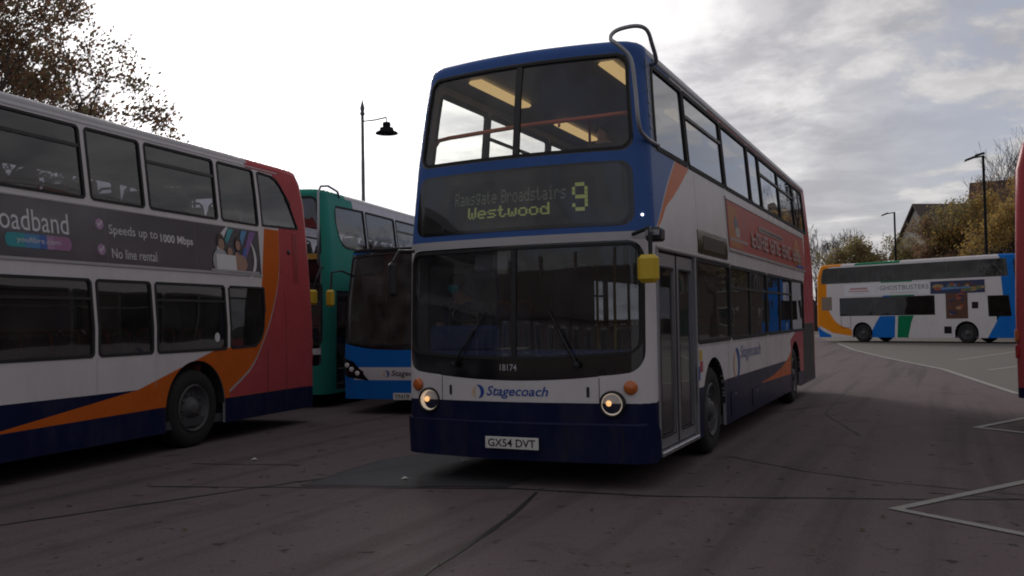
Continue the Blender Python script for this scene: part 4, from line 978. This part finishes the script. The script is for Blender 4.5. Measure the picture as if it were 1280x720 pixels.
for a, c in ((.52, 1.1), (1.15, 1.73)):
    d = sheet('door', b.side(1), a, c, .32, 2.18, [rect(None, a+.06, c-.06, .4, 2.1, .02)], [black], b.root, base=0, inner=0, thick=.03, off=-.02)
    sheet('door_glass', b.side(1), a, c, .3, 2.2, [rect(0, a+.06, c-.06, .4, 2.1, .02)], [G_dark], d, base=None, off=-.033)
mb = MB(); mb.cbox((-1.05, .45, .9), (1.05, .8, 1.15), .04); mb.build('dashboard', black, b.root)
mb = MB(); mb.cbox((-1.1, 1.7, .4), (-.3, 1.74, 2.3), .01); mb.build('cab_bulkhead', coat_m, b.root)
mb = MB(); mb.cbox((-.62, .72, 1.25), (-.52, .78, 1.62), .01); mb.build('ticket_machine', grey_print, b.root)
mirror_arm(b, [(-1.1, .3, 2.3), (-1.22, .1, 2.38), (-1.32, -.05, 2.35), (-1.33, -.08, 2.02)], ((-1.40, -.14, 1.78), (-1.26, -.04, 2.06)), rail_y)

# ------------------------------------------------------------------ far white, blue and amber double-decker
FB = Bus('double_decker_bus', (7.55, 41.61), R(63.6), 10.93, [(0, 1.25), (2.4, 1.25), (3.2, 1.23), (4.0, 1.19), (4.1, 1.17), (5, 1.1)], 4.1, skirt=.26, r=.3, bow=.12, rr=.22, yf=[(.2, 0), (1.0, 0), (4.1, .3)], yr=[(.2, .1), (1.0, .0), (3.6, .05), (4.1, .2)])
b = FB; tag(b.root, 'white double-decker bus with amber rear and blue front, seen side-on across the yard', 'bus')
def far_flank():
    S = [poly(3, [(8.71, .33), (9.9, .5), (10.6, .86), (10.93, 1.21)], spl([(8.71, .68), (9.5, .98), (9.95, 1.5), (10.17, 2.1), (10.2, 3.0), (10.21, 4.2)])+[(11, 4.2)]), rect(3, 10.2, 11, 1.0, 4.2), poly(1, [(10.0, .2), (11, .2)], [(10.0, .38), (10.5, .6), (11, 1.05)])]
    S += [poly(1, [(6.24, 1.3), (6.30, .2), (7.75, .2)], [(6.24, 1.38), (7.08, 1.38), (7.35, .95), (7.75, .3)]), poly(2, [(5.26, 1.38), (5.42, .9), (5.59, .2), (6.16, .2)], [(5.26, 1.385), (6.08, 1.385), (6.16, .3)])]
    S += [rect(1, 0, .8, .2, 4.3), poly(1, [(.75, .2), (1.65, .2)], [(.75, 2.0), (.95, 1.55), (1.2, 1.05), (1.65, .26)])]
    S += [rect(2, 5.3, 7.0, 3.11, 3.2), rect(2, 5.2, 6.5, 2.36, 2.44), rect(1, 6.5, 6.9, 2.36, 2.44)]
    S += [rect(4, .42, 10.55, 3.17, 4.03, .12), rect(4, 4.15, 9.40, 1.40, 2.38, .03), rect(4, .5, 1.57, 1.28, 2.28, .03)]
    S += [arch(None, 8.1, .5, .57), arch(None, 2.63, .5, .57)]
    return S
UPf = [(.6, 1.9), (1.97, 3.5), (3.57, 5.1), (5.17, 6.7), (6.77, 8.3), (8.37, 9.4), (9.47, 10.45)]
LOf = [(4.2, 5.85), (5.9, 7.5), (7.55, 9.35), (.55, 1.52)]
for wh in 'NO':
    b.shell(wh, far_flank()+[rect(None, a, c, 3.22, 3.98, .06) for a, c in UPf]+[rect(None, a, c, 1.44, 2.33, .03) for a, c in LOf[:3]]+[rect(None, .55, 1.52, 1.32, 2.24, .03)], [white, brightblue, dgreen, amber, gloss_black])
    for a, c in UPf: b.pane(wh, rect(0, a, c, 3.22, 3.98, .06), G_black, 0)
    for a, c in LOf[:3]: b.pane(wh, rect(0, a, c, 1.44, 2.33, .03), G_black, 0)
    b.pane(wh, rect(0, .55, 1.52, 1.32, 2.24, .03), G_black, 0)
ad = b.patch('advert_panel', 'O', rect(0, 4.4, 9.1, 2.46, 3.08), wht_print, .006)
b.text('GHOSTBUSTERS', 'O', 7.05, 4.45, 2.72, 2.95, mat('far_print', (.10, .09, .12), .5), .009, ad)
b.text('FROZEN EMPIRE', 'O', 6.4, 5.1, 2.55, 2.62, grey_print, .009, ad) if False else None
b.prints('advert_print', 'O', [(box_poly(7.75, 8.75, 2.80, 2.9), 1), (box_poly(7.65, 8.85, 2.68, 2.74), 1), (box_poly(7.9, 8.6, 2.585, 2.61), 0), (box_poly(7.2, 7.22, 2.5, 3.05), 0), (box_poly(5.0, 6.5, 2.56, 2.585), 0)], [grey_print, mat('pink_print', (.5, .25, .27), .5)], .009, ad)
cols = [mat('poster_brown', (.10, .035, .02), .5, var=.4), mat('poster_green', (.12, .14, .05), .5, var=.4), mat('poster_navy', (.02, .03, .09), .5, var=.4), mat('poster_tan', (.34, .22, .10), .5, var=.4), mat('poster_sky', (.10, .22, .45), .5, var=.3), mat('poster_rust', (.30, .07, .03), .5, var=.4)]
ps = b.patch('advert_poster', 'O', rect(0, 1.67, 4.35, 2.44, 3.06), cols[2], .007)
b.patch('poster_drop', 'O', rect(0, 2.53, 3.60, 1.20, 2.44), cols[0], .007, ps)
random.seed(5); pp_ = []
for k in range(16): pp_.append((ell(random.uniform(1.85, 4.1), random.uniform(2.55, 2.92), random.uniform(.1, .3), random.uniform(.05, .12), 10), random.choice([0, 1, 3, 5, 5, 4])))
for k in range(12): pp_.append((ell(random.uniform(2.75, 3.35), random.uniform(1.35, 2.4), random.uniform(.08, .2), random.uniform(.04, .09), 10), random.choice([3, 3, 5, 2])))
pp_.append(([(3.8, 2.62), (2.4, 2.68), (2.4, 2.75), (3.8, 2.74)], 4))
b.prints('poster_picture', 'O', pp_, cols, .010, ps)
for a, c, z0, z1 in ((2.04, 2.34, 1.68, 2.0), (3.35, 3.72, .47, .82)):
    b.patch('vent_grille', 'O', rect(0, a, c, z0, z1), gloss_black, .006, None, .01)
b.patch('rear_grille', 'O', rect(0, 9.87, 10.5, 1.73, 2.45), mat('grille_grey', (.22, .17, .13), .5, var=.2), .006)
for a, z in ((9.25, 1.1),): b.prints('access_panel', 'O', [(box_poly(8.75, 8.77, .78, 1.4), 0), (box_poly(9.32, 9.34, .78, 1.4), 0), (box_poly(8.75, 9.34, .76, .78), 0)], [ink], .004)
b.shell('F', [rect(None, -1.12, 1.12, 1.2, 2.3, .1), rect(None, -1.12, 1.12, 3.0, 3.95, .1)], [brightblue]); b.pane('F', rect(0, -1.12, 1.12, 1.2, 2.3, .1), G_front, .03, name='windscreen'); b.pane('F', rect(0, -1.12, 1.12, 3.0, 3.95, .1), G_black, .03, name='upper_windscreen')
b.shell('R', [rect(None, -.95, .95, 3.2, 3.9, .12), rect(1, -1.6, 1.6, .2, .8)], [amber, brightblue]); b.pane('R', rect(0, -.95, .95, 3.2, 3.9, .12), G_black, .03)
b.roof([white, brightblue, dgreen, amber], lambda y, x: 1 if y < 1.2 else (0 if y < 5.8 else (2 if y < 8.7 else (0 if y < 9.4 else 3))), rise=.15)
b.decks(zf=.36, zu=2.5); b.wheels((2.63, 8.1)); b.axle((2.63, 8.1)); b.seats([1.5+k*.85 for k in range(10)], 2.5); b.seats([4.4+k*.85 for k in range(6)], .42)
# staircase box behind the driver of the arriving bus
mb = MB(); mb.cbox((-1.18, 1.78, .40), (-.42, 3.36, 2.17), .03); mb.build('staircase', dash_b, mb_.root)

# ------------------------------------------------------------------ people
def skin_obj(name, V, E, rad, m, parent, roots=(0,)):
    me = bpy.data.meshes.new(name); me.from_pydata(V, E, []); me.materials.append(m)
    o = link(name, me, parent)
    md = o.modifiers.new('skin', 'SKIN'); md.use_smooth_shade = True
    for i, r_ in enumerate(rad):
        sv = me.skin_vertices[0].data[i]; sv.radius = r_ if isinstance(r_, tuple) else (r_, r_); sv.use_root = i in roots
    o.modifiers.new('sub', 'SUBSURF').levels = 2; o.modifiers['sub'].render_levels = 2
    return o
def seated(name, label, loc, sc_, lean, jacket, hairc, mask=None, reach=1.0):
    root = empty(name, loc); tag(root, label, 'person'); root.scale = (sc_,)*3
    L_ = lambda x, y, z: (x+lean[0]*max(0, z-.1), y+lean[1]*max(0, z-.1), z)
    V = []; E = []; rad = []
    def v(p, r_, par=None, raw=False):
        V.append(p if raw else L_(*p)); rad.append(r_)
        if par is not None: E.append((par, len(V)-1))
        return len(V)-1
    hip = v((0, 0, .12), (.14, .11)); sp = v((0, .03, .34), (.13, .10), hip); ch = v((0, .03, .55), (.16, .11), sp); nk = v((0, .01, .70), .055, ch); hb = v((0, -.015, .79), (.072, .085), nk); ht = v((0, -.01, .93), (.07, .085), hb)
    J = [0, 1, 2]; wr = []
    for s in (-1, 1):
        sh = v((s*.18, .03, .60), .065, ch); el = v((s*.25, -.10*reach, .38), .047, sh); w_ = v((s*.17, -.36*reach, .43), .032, el); pa = v((s*.15, -.43*reach, .45), (.036, .02), w_); J += [sh, el, w_]; wr.append((s, V[pa]))
        th = v((s*.09, -.04, .10), .10, hip); kn = v((s*.13, -.45, .13), .07, th); an = v((s*.13, -.49, -.30), .045, kn); to = v((s*.13, -.64, -.37), .04, an)
    roots = [0]
    for s, p in wr:                       # four fingers and a thumb, each its own short chain
        for k in range(5):
            off_ = (-.03+.02*k) if k < 4 else .035
            i0 = v((p[0]+off_*.6, p[1], p[2]+.01), .009, None, True); roots.append(i0)
            ln = (.06, .07, .075, .065, .045)[k]
            i1 = v((p[0]+off_, p[1]-ln*.7, p[2]+.02), .009, i0, True); v((p[0]+off_, p[1]-ln, p[2]-.012), .008, i1, True)
    skin_obj('body', V, E, rad, skin_m, root, roots)
    # jacket over torso and arms
    VJ = [V[i] for i in J]+[L_(0, .02, .665)]; rj = [(.165, .135), (.155, .125), (.185, .135), .092, .066, .046, .092, .066, .046, (.10, .085)]
    skin_obj('jacket', VJ, [(0, 1), (1, 2), (2, 3), (3, 4), (4, 5), (2, 6), (6, 7), (7, 8), (2, 9)], rj, jacket, root)
    T = [L_(0, 0, .1)]+[L_(*q) for s in (-1, 1) for q in ((s*.09, -.04, .10), (s*.13, -.45, .13), (s*.13, -.485, -.26))]
    skin_obj('trousers', T, [(0, 1), (1, 2), (2, 3), (0, 4), (4, 5), (5, 6)], [(.16, .13), .115, .085, .065, .115, .085, .065], coat_m, root)
    for s in (-1, 1):
        q = MB(); q.cbox((s*.13-.05, -.74, -.44), (s*.13+.05, -.45, -.32), .03); q.build('shoe', black, root)
    hd = L_(0, -.012, .86)
    mb = MB()
    for zf, r_ in ((.135, .0), (.13, .05), (.10, .088), (.05, .103), (.0, .10), (-.06, .085)):
        pass
    mb.lathe([(.001, .118), (.045, .112), (.078, .088), (.095, .045), (.096, 0), (.086, -.05), (.06, -.075)], 18, 2, (hd[0], hd[1]+.018, hd[2]+.01)); mb.build('hair', hairc, root, True)
    mb = MB(); mb.lathe([(.001, .03), (.055, .03), (.075, .0), (.07, -.03), (.001, -.035)], 16, 1, (0, 0, 0))
    for s in (-1, 1):
        e = MB(); e.lathe([(.001, -.012), (.009, -.008), (.012, 0)], 10, 1, (hd[0]+s*.03, hd[1]-.084, hd[2]+.01)); e.build('eye', ink, root, True)
    n_ = MB(); n_.add([(hd[0], hd[1]-.088, hd[2]+.012), (hd[0]-.016, hd[1]-.086, hd[2]-.025), (hd[0]+.016, hd[1]-.086, hd[2]-.025), (hd[0], hd[1]-.112, hd[2]-.022)], [(0, 1, 3), (0, 3, 2), (1, 2, 3)]); n_.build('nose', skin_m, root)
    if mask:
        V2 = []
        for z_, w_, y_ in ((.0, .05, -.098), (-.03, .07, -.112), (-.06, .06, -.105), (-.085, .03, -.09)):
            for k in range(7):
                t = -1+k/3; V2.append((hd[0]+w_*t, hd[1]+y_+.05*t*t, hd[2]+z_))
        q = MB(); q.add(V2, [(r_*7+k, r_*7+k+1, (r_+1)*7+k+1, (r_+1)*7+k) for r_ in range(3) for k in range(6)]); q.build('face_mask', mask, root, True)
    else:
        q = MB(); q.cbox((hd[0]-.022, hd[1]-.088, hd[2]-.05), (hd[0]+.022, hd[1]-.082, hd[2]-.042), .002); q.build('mouth', mat('lips', (.3, .1, .09), .5), root)
    return root
seated('person', 'bus driver in a teal face mask seated at the steering wheel', (-.84, .98, 1.02), 1.0, (-.17, -.36), shirt_m, hair_m, teal_m, reach=.75)
seated('person', 'upper-deck passenger with dark hair looking out of the front window', (.60, .90, 2.72), .74, (0, -.1), coat_m, hair_m)

# ------------------------------------------------------------------ lamp posts
post_m = mat('lamp_post_paint', (.018, .018, .02), .9, var=.2, spec=.05); post_g = mat('lamp_post_grey', (.12, .12, .13), .5, var=.2)
r0 = empty('lamp_post', (-10.72, 13.25, 0)); tag(r0, 'slender lamp post with conical hanging shade behind the green bus', 'lamp post')
mb = MB(); mb.tube([(0, 0, 0), (0, 0, 1.2), (0, 0, 1.21), (0, 0, 7.25)], [.09, .085, .06, .042], 12); mb.build('post', post_g, r0, True)
mb = MB(); mb.lathe([(.05, 7.22), (.07, 7.26), (.05, 7.32), (.065, 7.42), (.04, 7.52), (.02, 7.6), (.001, 7.72)], 14, 2); mb.build('finial', post_g, r0, True)
ax = Vector((.87, .35, 0)).normalized()
mb = MB(); mb.tube([(0, 0, 7.05), ax*.35+Vector((0, 0, 7.08)), ax*.66+Vector((0, 0, 7.14))], .02, 8); mb.tube([ax*.66+Vector((0, 0, 7.16)), ax*.67+Vector((0, 0, 7.0))], .014, 8); mb.build('arm', post_g, r0, True)
p = ax*.67; mb = MB(); mb.lathe([(.03, 7.02), (.10, 7.0), (.115, 6.93), (.10, 6.88), (.10, 6.86), (.18, 6.85), (.19, 6.78), (.30, 6.72), (.31, 6.69), (.29, 6.69), (.12, 6.74), (.001, 6.74)], 24, 2, (p.x, p.y, 0)); mb.build('lamp_shade', post_m, r0, True)
def flood(loc, h, label, heads):
    r0 = empty('floodlight_mast', (*loc, 0)); tag(r0, label, 'lamp post', 'floodlight masts behind the far bus')
    mb = MB(); mb.tube([(0, 0, 0), (0, 0, h*.35), (0, 0, h*.36), (0, 0, h)], [.13, .12, .09, .07], 12); mb.build('post', post_m, r0, True)
    mb = MB(); mb.tube([(-.75, -.1, h-.12), (.05, 0, h-.02)], .04, 8); mb.build('bracket', post_m, r0)
    for k in range(heads):
        m2 = MB(); m2.add([(-.95+k*.5, -.3, h-.08-.22*(1-k)), (-.4+k*.5, -.3, h+.05-.18*(1-k)), (-.4+k*.5, .25, h+.12-.18*(1-k)), (-.95+k*.5, .25, h-.02-.22*(1-k)), (-.9+k*.5, -.2, h+.06-.22*(1-k)), (-.45+k*.5, -.2, h+.18-.18*(1-k)), (-.45+k*.5, .2, h+.2-.18*(1-k)), (-.9+k*.5, .2, h+.08-.22*(1-k))],
                           [(0, 1, 2, 3), (7, 6, 5, 4), (0, 4, 5, 1), (1, 5, 6, 2), (2, 6, 7, 3), (3, 7, 4, 0)]); m2.build('floodlight', post_m, r0)
flood((5.9, 48.6), 10.1, 'tall dark floodlight mast with two tilted heads in front of brick house', 2)
flood((.53, 68.2), 9.3, 'thinner dark floodlight mast with a single head standing among autumn trees', 1)
r0 = empty('utility_pole', (-6.2, 71.0, 0)); tag(r0, 'short dark pole standing beyond the rear of the arriving bus', 'pole')
mb = MB(); mb.tube([(0, 0, 0), (0, 0, 7.0)], [.1, .07], 10); mb.build('post', post_m, r0); mb = MB(); mb.cbox((-.5, -.04, 6.6), (.3, .04, 6.68), .01); mb.build('crossbar', post_m, r0)

# ------------------------------------------------------------------ trees
def leaf_mat(name, cols):
    m = bpy.data.materials.new(name); m.use_nodes = True; t = m.node_tree; n = t.nodes; l = t.links; p = n['Principled BSDF']
    g = n.new('ShaderNodeNewGeometry'); cr = n.new('ShaderNodeValToRGB'); l.new(g.outputs['Random Per Island'], cr.inputs[0])
    for i, c in enumerate(cols):
        e = cr.color_ramp.elements[i] if i < 2 else cr.color_ramp.elements.new(i/(len(cols)-1))
        e.position = i/(len(cols)-1); e.color = (*c, 1)
    l.new(cr.outputs[0], p.inputs['Base Color']); p.inputs['Roughness'].default_value = .7; p.inputs['Specular IOR Level'].default_value = .2
    tr = n.new('ShaderNodeBsdfTranslucent'); l.new(cr.outputs[0], tr.inputs[0]); mx = n.new('ShaderNodeMixShader'); mx.inputs[0].default_value = .45
    l.new(p.outputs[0], mx.inputs[1]); l.new(tr.outputs[0], mx.inputs[2]); l.new(mx.outputs[0], n['Material Output'].inputs[0]); return m
bark = mat('bark', (.055, .042, .034), .9, var=.4, vscale=6, bump=.6, bscale=25)
lv_dark = leaf_mat('leaves_dark', [(0.143, 0.101, 0.086), (0.238, 0.174, 0.120), (0.357, 0.174, 0.098), (0.214, 0.230, 0.136), (0.286, 0.161, 0.109)])
lv_ol = leaf_mat('leaves_olive', [(0.212, 0.188, 0.088), (0.341, 0.272, 0.115), (0.454, 0.329, 0.122), (0.198, 0.205, 0.122), (0.285, 0.186, 0.115)])
lv_br = leaf_mat('leaves_brown', [(0.225, 0.129, 0.088), (0.331, 0.186, 0.115), (0.392, 0.251, 0.138), (0.257, 0.200, 0.122), (0.179, 0.104, 0.080)])
lv_ye = leaf_mat('leaves_yellow', [(0.482, 0.329, 0.088), (0.596, 0.400, 0.115), (0.341, 0.272, 0.122), (0.425, 0.243, 0.088), (0.285, 0.243, 0.122)])
def tree(name, label, loc, h, spread, leaves, lmat, seed, group=None, lsize=.13, levels=6, trunk_h=.28, twig=1.0, lean=(0, 0), perleaf=7):
    rnd = random.Random(seed); root = empty(name, (*loc, 0)); tag(root, label, 'tree', group)
    br_ = MB(); tips = []
    def grow(p, d, ln, r_, lev):
        n = 3; pts = [p]; dd = d.copy()
        for i in range(n):
            dd = (dd+Vector((rnd.uniform(-1, 1), rnd.uniform(-1, 1), rnd.uniform(-.5, .9)))*.16).normalized(); pts.append(pts[-1]+dd*ln/n)
        r1 = r_*.68; br_.tube(pts, [r_+(r1-r_)*i/n for i in range(n+1)], 7 if lev < 2 else (5 if lev < 4 else 3), cap=False)
        if lev >= levels-2: tips.append((pts, lev))
        if lev >= levels: return
        k = rnd.choice((2, 3, 3)) if lev < levels-1 else rnd.choice((2, 3))
        for j in range(k):
            ph = rnd.uniform(0, 2*math.pi); tilt = rnd.uniform(.35, .85)*spread
            u = dd.orthogonal().normalized(); w_ = dd.cross(u); nd_ = (dd*math.cos(tilt)+(u*math.cos(ph)+w_*math.sin(ph))*math.sin(tilt))
            nd_ = (nd_+Vector((lean[0], lean[1], .12))).normalized()
            grow(pts[-1] if j < 2 else pts[-2], nd_, ln*rnd.uniform(.66, .88), max(r1*rnd.uniform(.6, .85), .008*twig), lev+1)
    th = h*trunk_h; grow(Vector((0, 0, -.05)), Vector((0, 0, 1)), th, h*.022, 0)
    mz = max(v_[2] for v_ in br_.v); s_ = h/mz; br_.v = [(a*s_, b_*s_, c*s_) for a, b_, c in br_.v]
    br_.build('trunk', bark, root, True)
    if leaves:
        V = []; F_ = []
        for pts, lev in tips:
            cnt = perleaf if lev == levels else perleaf//2
            for q in range(cnt):
                if rnd.random() > leaves: continue
                i = rnd.randrange(len(pts)-1); p = pts[i].lerp(pts[i+1], rnd.random())*s_+Vector((rnd.gauss(0, 1), rnd.gauss(0, 1), rnd.gauss(0, .8)))*lsize*1.3
                a = Vector((rnd.gauss(0, 1), rnd.gauss(0, 1), rnd.gauss(0, .7))).normalized(); u = a.orthogonal().normalized(); w_ = a.cross(u); z_ = lsize*rnd.uniform(.6, 1.25)
                b0 = len(V); V += [p-u*z_*.5, p+w_*z_*.33-a*z_*.1, p+u*z_*.55, p-w_*z_*.33-a*z_*.1]; F_ += [(b0, b0+1, b0+2), (b0, b0+2, b0+3)]
        me = bpy.data.meshes.new('crown'); me.from_pydata([tuple(v_) for v_ in V], [], F_); me.materials.append(lmat); link('crown', me, root)
    return root
tree('broadleaf_tree', 'large dark tree in brown leaf rising behind the white bus with the broadband advert', (-19.8, 8.4), 12.5, 1.0, .95, lv_dark, 11, lsize=.13, levels=7, perleaf=15, lean=(.03, .02), trunk_h=.2)
tree('broadleaf_tree', 'dark leafy tree standing beyond the large brown-leaved tree', (-25, 8.5), 14, 1.0, .95, lv_dark, 5, lsize=.15, levels=7, perleaf=9, trunk_h=.2)
G_ = 'autumn trees behind the far bus'
for i, (x, y, h, sp, lf, lm_, lab) in enumerate([
    (-6.9, 79.6, 9.9, .75, 0, None, 'bare grey tree showing beside the rear of the arriving bus'), (-4.9, 76, 9.0, .85, 0, None, 'low bare spreading tree above the amber rear of the far bus'),
    (-1.3, 66.5, 7.6, .8, .6, lv_ol, 'olive-leaved small tree left of the single-headed mast'), (.4, 73, 8.0, .75, .45, lv_ol, 'thin olive tree behind the single-headed mast'),
    (2.0, 75, 6.6, .7, .35, lv_br, 'sparse brown tree beside the pale gable'), (3.9, 66, 8.5, .75, .8, lv_br, 'dense russet-brown tree in front of the tiled house'), (4.9, 63.0, 9.7, .7, .7, lv_ol, 'rounded olive-gold tree in front of the tiled house'),
    (6.2, 68.2, 11.6, .6, .35, lv_br, 'tall thinly leaved tree between the tiled house and the brick house'), (7.3, 60.5, 9.3, .75, .8, lv_ye, 'golden-yellow tree beside the two-headed mast'), (8.7, 63.2, 11.2, .75, .9, lv_ye, 'tall golden tree before the corner of the brick house'),
    (9.6, 79, 17.2, .7, 0, None, 'tall bare tree rising over the brick house')]):
    tree('autumn_tree' if lf else 'bare_tree', lab, (x, y), h, sp, lf, lm_, 30+i, G_ if lf else None, lsize=.17, levels=6 if lf else 7, perleaf=26, twig=1.2, trunk_h=.2)
for i, (x, y, h) in enumerate([(14, 58, 11), (20, 55, 10), (27, 50, 12), (33, 44, 10)]):
    tree('autumn_tree', 'leafy autumn tree in the row beyond the right-hand bays', (x, y), h, .95, .9, lv_br if i % 2 else lv_ol, 60+i, 'autumn trees beyond the right-hand bays', lsize=.3, levels=5, perleaf=22)

# ------------------------------------------------------------------ houses
def brick_mat(name, c1, c2):
    m = bpy.data.materials.new(name); m.use_nodes = True; t = m.node_tree; n = t.nodes; l = t.links; p = n['Principled BSDF']
    tcn = n.new('ShaderNodeTexCoord'); mp = n.new('ShaderNodeMapping'); mp.inputs['Rotation'].default_value = (math.pi/2, 0, 0); l.new(tcn.outputs['Object'], mp.inputs[0])
    bk = n.new('ShaderNodeTexBrick'); l.new(mp.outputs[0], bk.inputs['Vector']); bk.inputs['Scale'].default_value = 4.4; bk.inputs['Color1'].default_value = (*c1, 1); bk.inputs['Color2'].default_value = (*c2, 1); bk.inputs['Mortar'].default_value = (.3, .27, .24, 1); bk.inputs['Mortar Size'].default_value = .015
    l.new(bk.outputs[0], p.inputs['Base Color']); p.inputs['Roughness'].default_value = .85; return m
brick1 = brick_mat('red_brick', (.13, .09, .075), (.17, .12, .10)); render_w = mat('pale_render', (.50, .48, .44), .85, var=.1); tile_m = mat('roof_tile', (.085, .062, .055), .8, var=.35, vscale=4, bump=.5, bscale=14); tile_r = mat('roof_tile_red', (.13, .07, .05), .8, var=.3, vscale=4, bump=.5, bscale=14)
win_m = mat('house_window', (.02, .025, .03), .08, var=.2); frame_w = mat('window_white', (.6, .6, .58), .5)
def house(loc, rz, w_, d_, eave, ridge, wall_m, roof_m, label, group=None, gable_m=None, cols=3):
    r0 = empty('house', (*loc, 0), rz); tag(r0, label, 'house', group)
    mb = MB(); h = w_/2; k = d_/2
    mb.add([(-h, -k, 0), (h, -k, 0), (h, k, 0), (-h, k, 0), (-h, -k, eave), (h, -k, eave), (h, k, eave), (-h, k, eave), (-h, 0, ridge-.15), (h, 0, ridge-.15)],
           [(0, 1, 5, 4), (2, 3, 7, 6)], 0); mb.add([mb.v[i] for i in range(10)], [(3, 0, 4, 8, 7), (1, 2, 6, 9, 5)], 1)
    mb.build('wall', [wall_m, gable_m or wall_m], r0)
    t = .18; o_ = .35; rf = MB()
    sl_ = (ridge-eave)/k
    for s in (-1, 1):
        rf.add([(-h-o_, s*(k+o_), eave-o_*sl_), (h+o_, s*(k+o_), eave-o_*sl_), (h+o_, 0, ridge), (-h-o_, 0, ridge), (-h-o_, s*(k+o_), eave-o_*sl_+t), (h+o_, s*(k+o_), eave-o_*sl_+t), (h+o_, 0, ridge+t), (-h-o_, 0, ridge+t)],
               [(0, 1, 2, 3), (4, 7, 6, 5), (0, 4, 5, 1), (1, 5, 6, 2), (3, 7, 4, 0)])
    rf = rf.build('roof', roof_m, r0)
    ch_ = MB(); ch_.cbox((h-1.3, -.5, ridge-.8), (h-.5, .35, ridge+1.1), .03); ch_.build('chimney', brick1, rf)
    for s in (-1, 1):
        for zc in ([1.5, 4.3] if eave < 7 else [1.5, 4.3, 7.0]):
            for c in range(cols):
                x = -h+w_*(c+.5)/cols
                if zc == 1.5 and c == cols-1 and s < 0:
                    m2 = MB(); m2.cbox((x-.45, -k-.05, 0.02), (x+.45, -k+.02, 2.1), .02); m2.build('door', mat('door_green', (.03, .08, .06), .4), r0); continue
                m2 = MB(); y = s*(k+.012); m2.box((x-.55, min(y, y-s*.04), zc-.65), (x+.55, max(y, y-s*.04), zc+.65)); wn = m2.build('window', win_m, r0)
                m3 = MB()
                yo = s*(k+.05); ya, yb = min(yo, s*k), max(yo, s*k)
                m3.box((x-.64, ya, zc-.73), (x-.55, yb, zc+.73)); m3.box((x+.55, ya, zc-.73), (x+.64, yb, zc+.73)); m3.box((x-.55, ya, zc+.65), (x+.55, yb, zc+.73)); m3.box((x-.55, ya, zc-.73), (x+.55, yb, zc-.65)); m3.box((x-.03, ya, zc-.65), (x+.03, yb, zc+.65))
                m3.build('frame', frame_w, wn)
house((5.6, 84.5), R(32), 9, 8, 6.9, 11.2, render_w, tile_m, 'tiled house with pale gable end behind the autumn trees', gable_m=render_w)
house((10.2, 89), R(-10), 7.0, 9, 7.2, 13.7, brick1, tile_r, 'tall brick house with steep brown roof beneath the bare tree')
for k in range(4): house((27.5+k*.3, -6+k*9.5), R(-90), 9.4, 8, 5.6, 8.8, brick1, tile_m, 'red brick terraced house facing the bus yard', 'terraced houses facing the bus yard')
for k in range(5): house((-32+k*9.5, -52-k*.2), R(180), 9.4, 8, 5.6, 9.0, brick1, tile_m, 'red brick terraced house across the road from the yard', 'terraced houses across the road')

for k in range(4): house((17+k*9.6, 74-k*4), R(-22), 9.4, 8, 5.6, 9.2, brick1, tile_m, 'red brick terraced house behind the autumn tree row', 'terraced houses behind the autumn trees')
# added brick wall with coping, blocks the bright sky seen through bus windows
r0 = empty('sky_block_wall', (-14.5, 3, 0), R(8)); tag(r0, 'added long brick wall with concrete coping, blocking the sky behind the parked buses', 'wall')
mb = MB(); mb.box((-.12, -22, 0), (.12, 26, 2.9)); mb.build('brickwork', brick_mat('wall_brick', (.13, .075, .055), (.17, .10, .075)), r0)
mb = MB(); mb.cbox((-.18, -22.05, 2.9), (.18, 26.05, 3.0), .02); mb.build('coping', conc, r0)
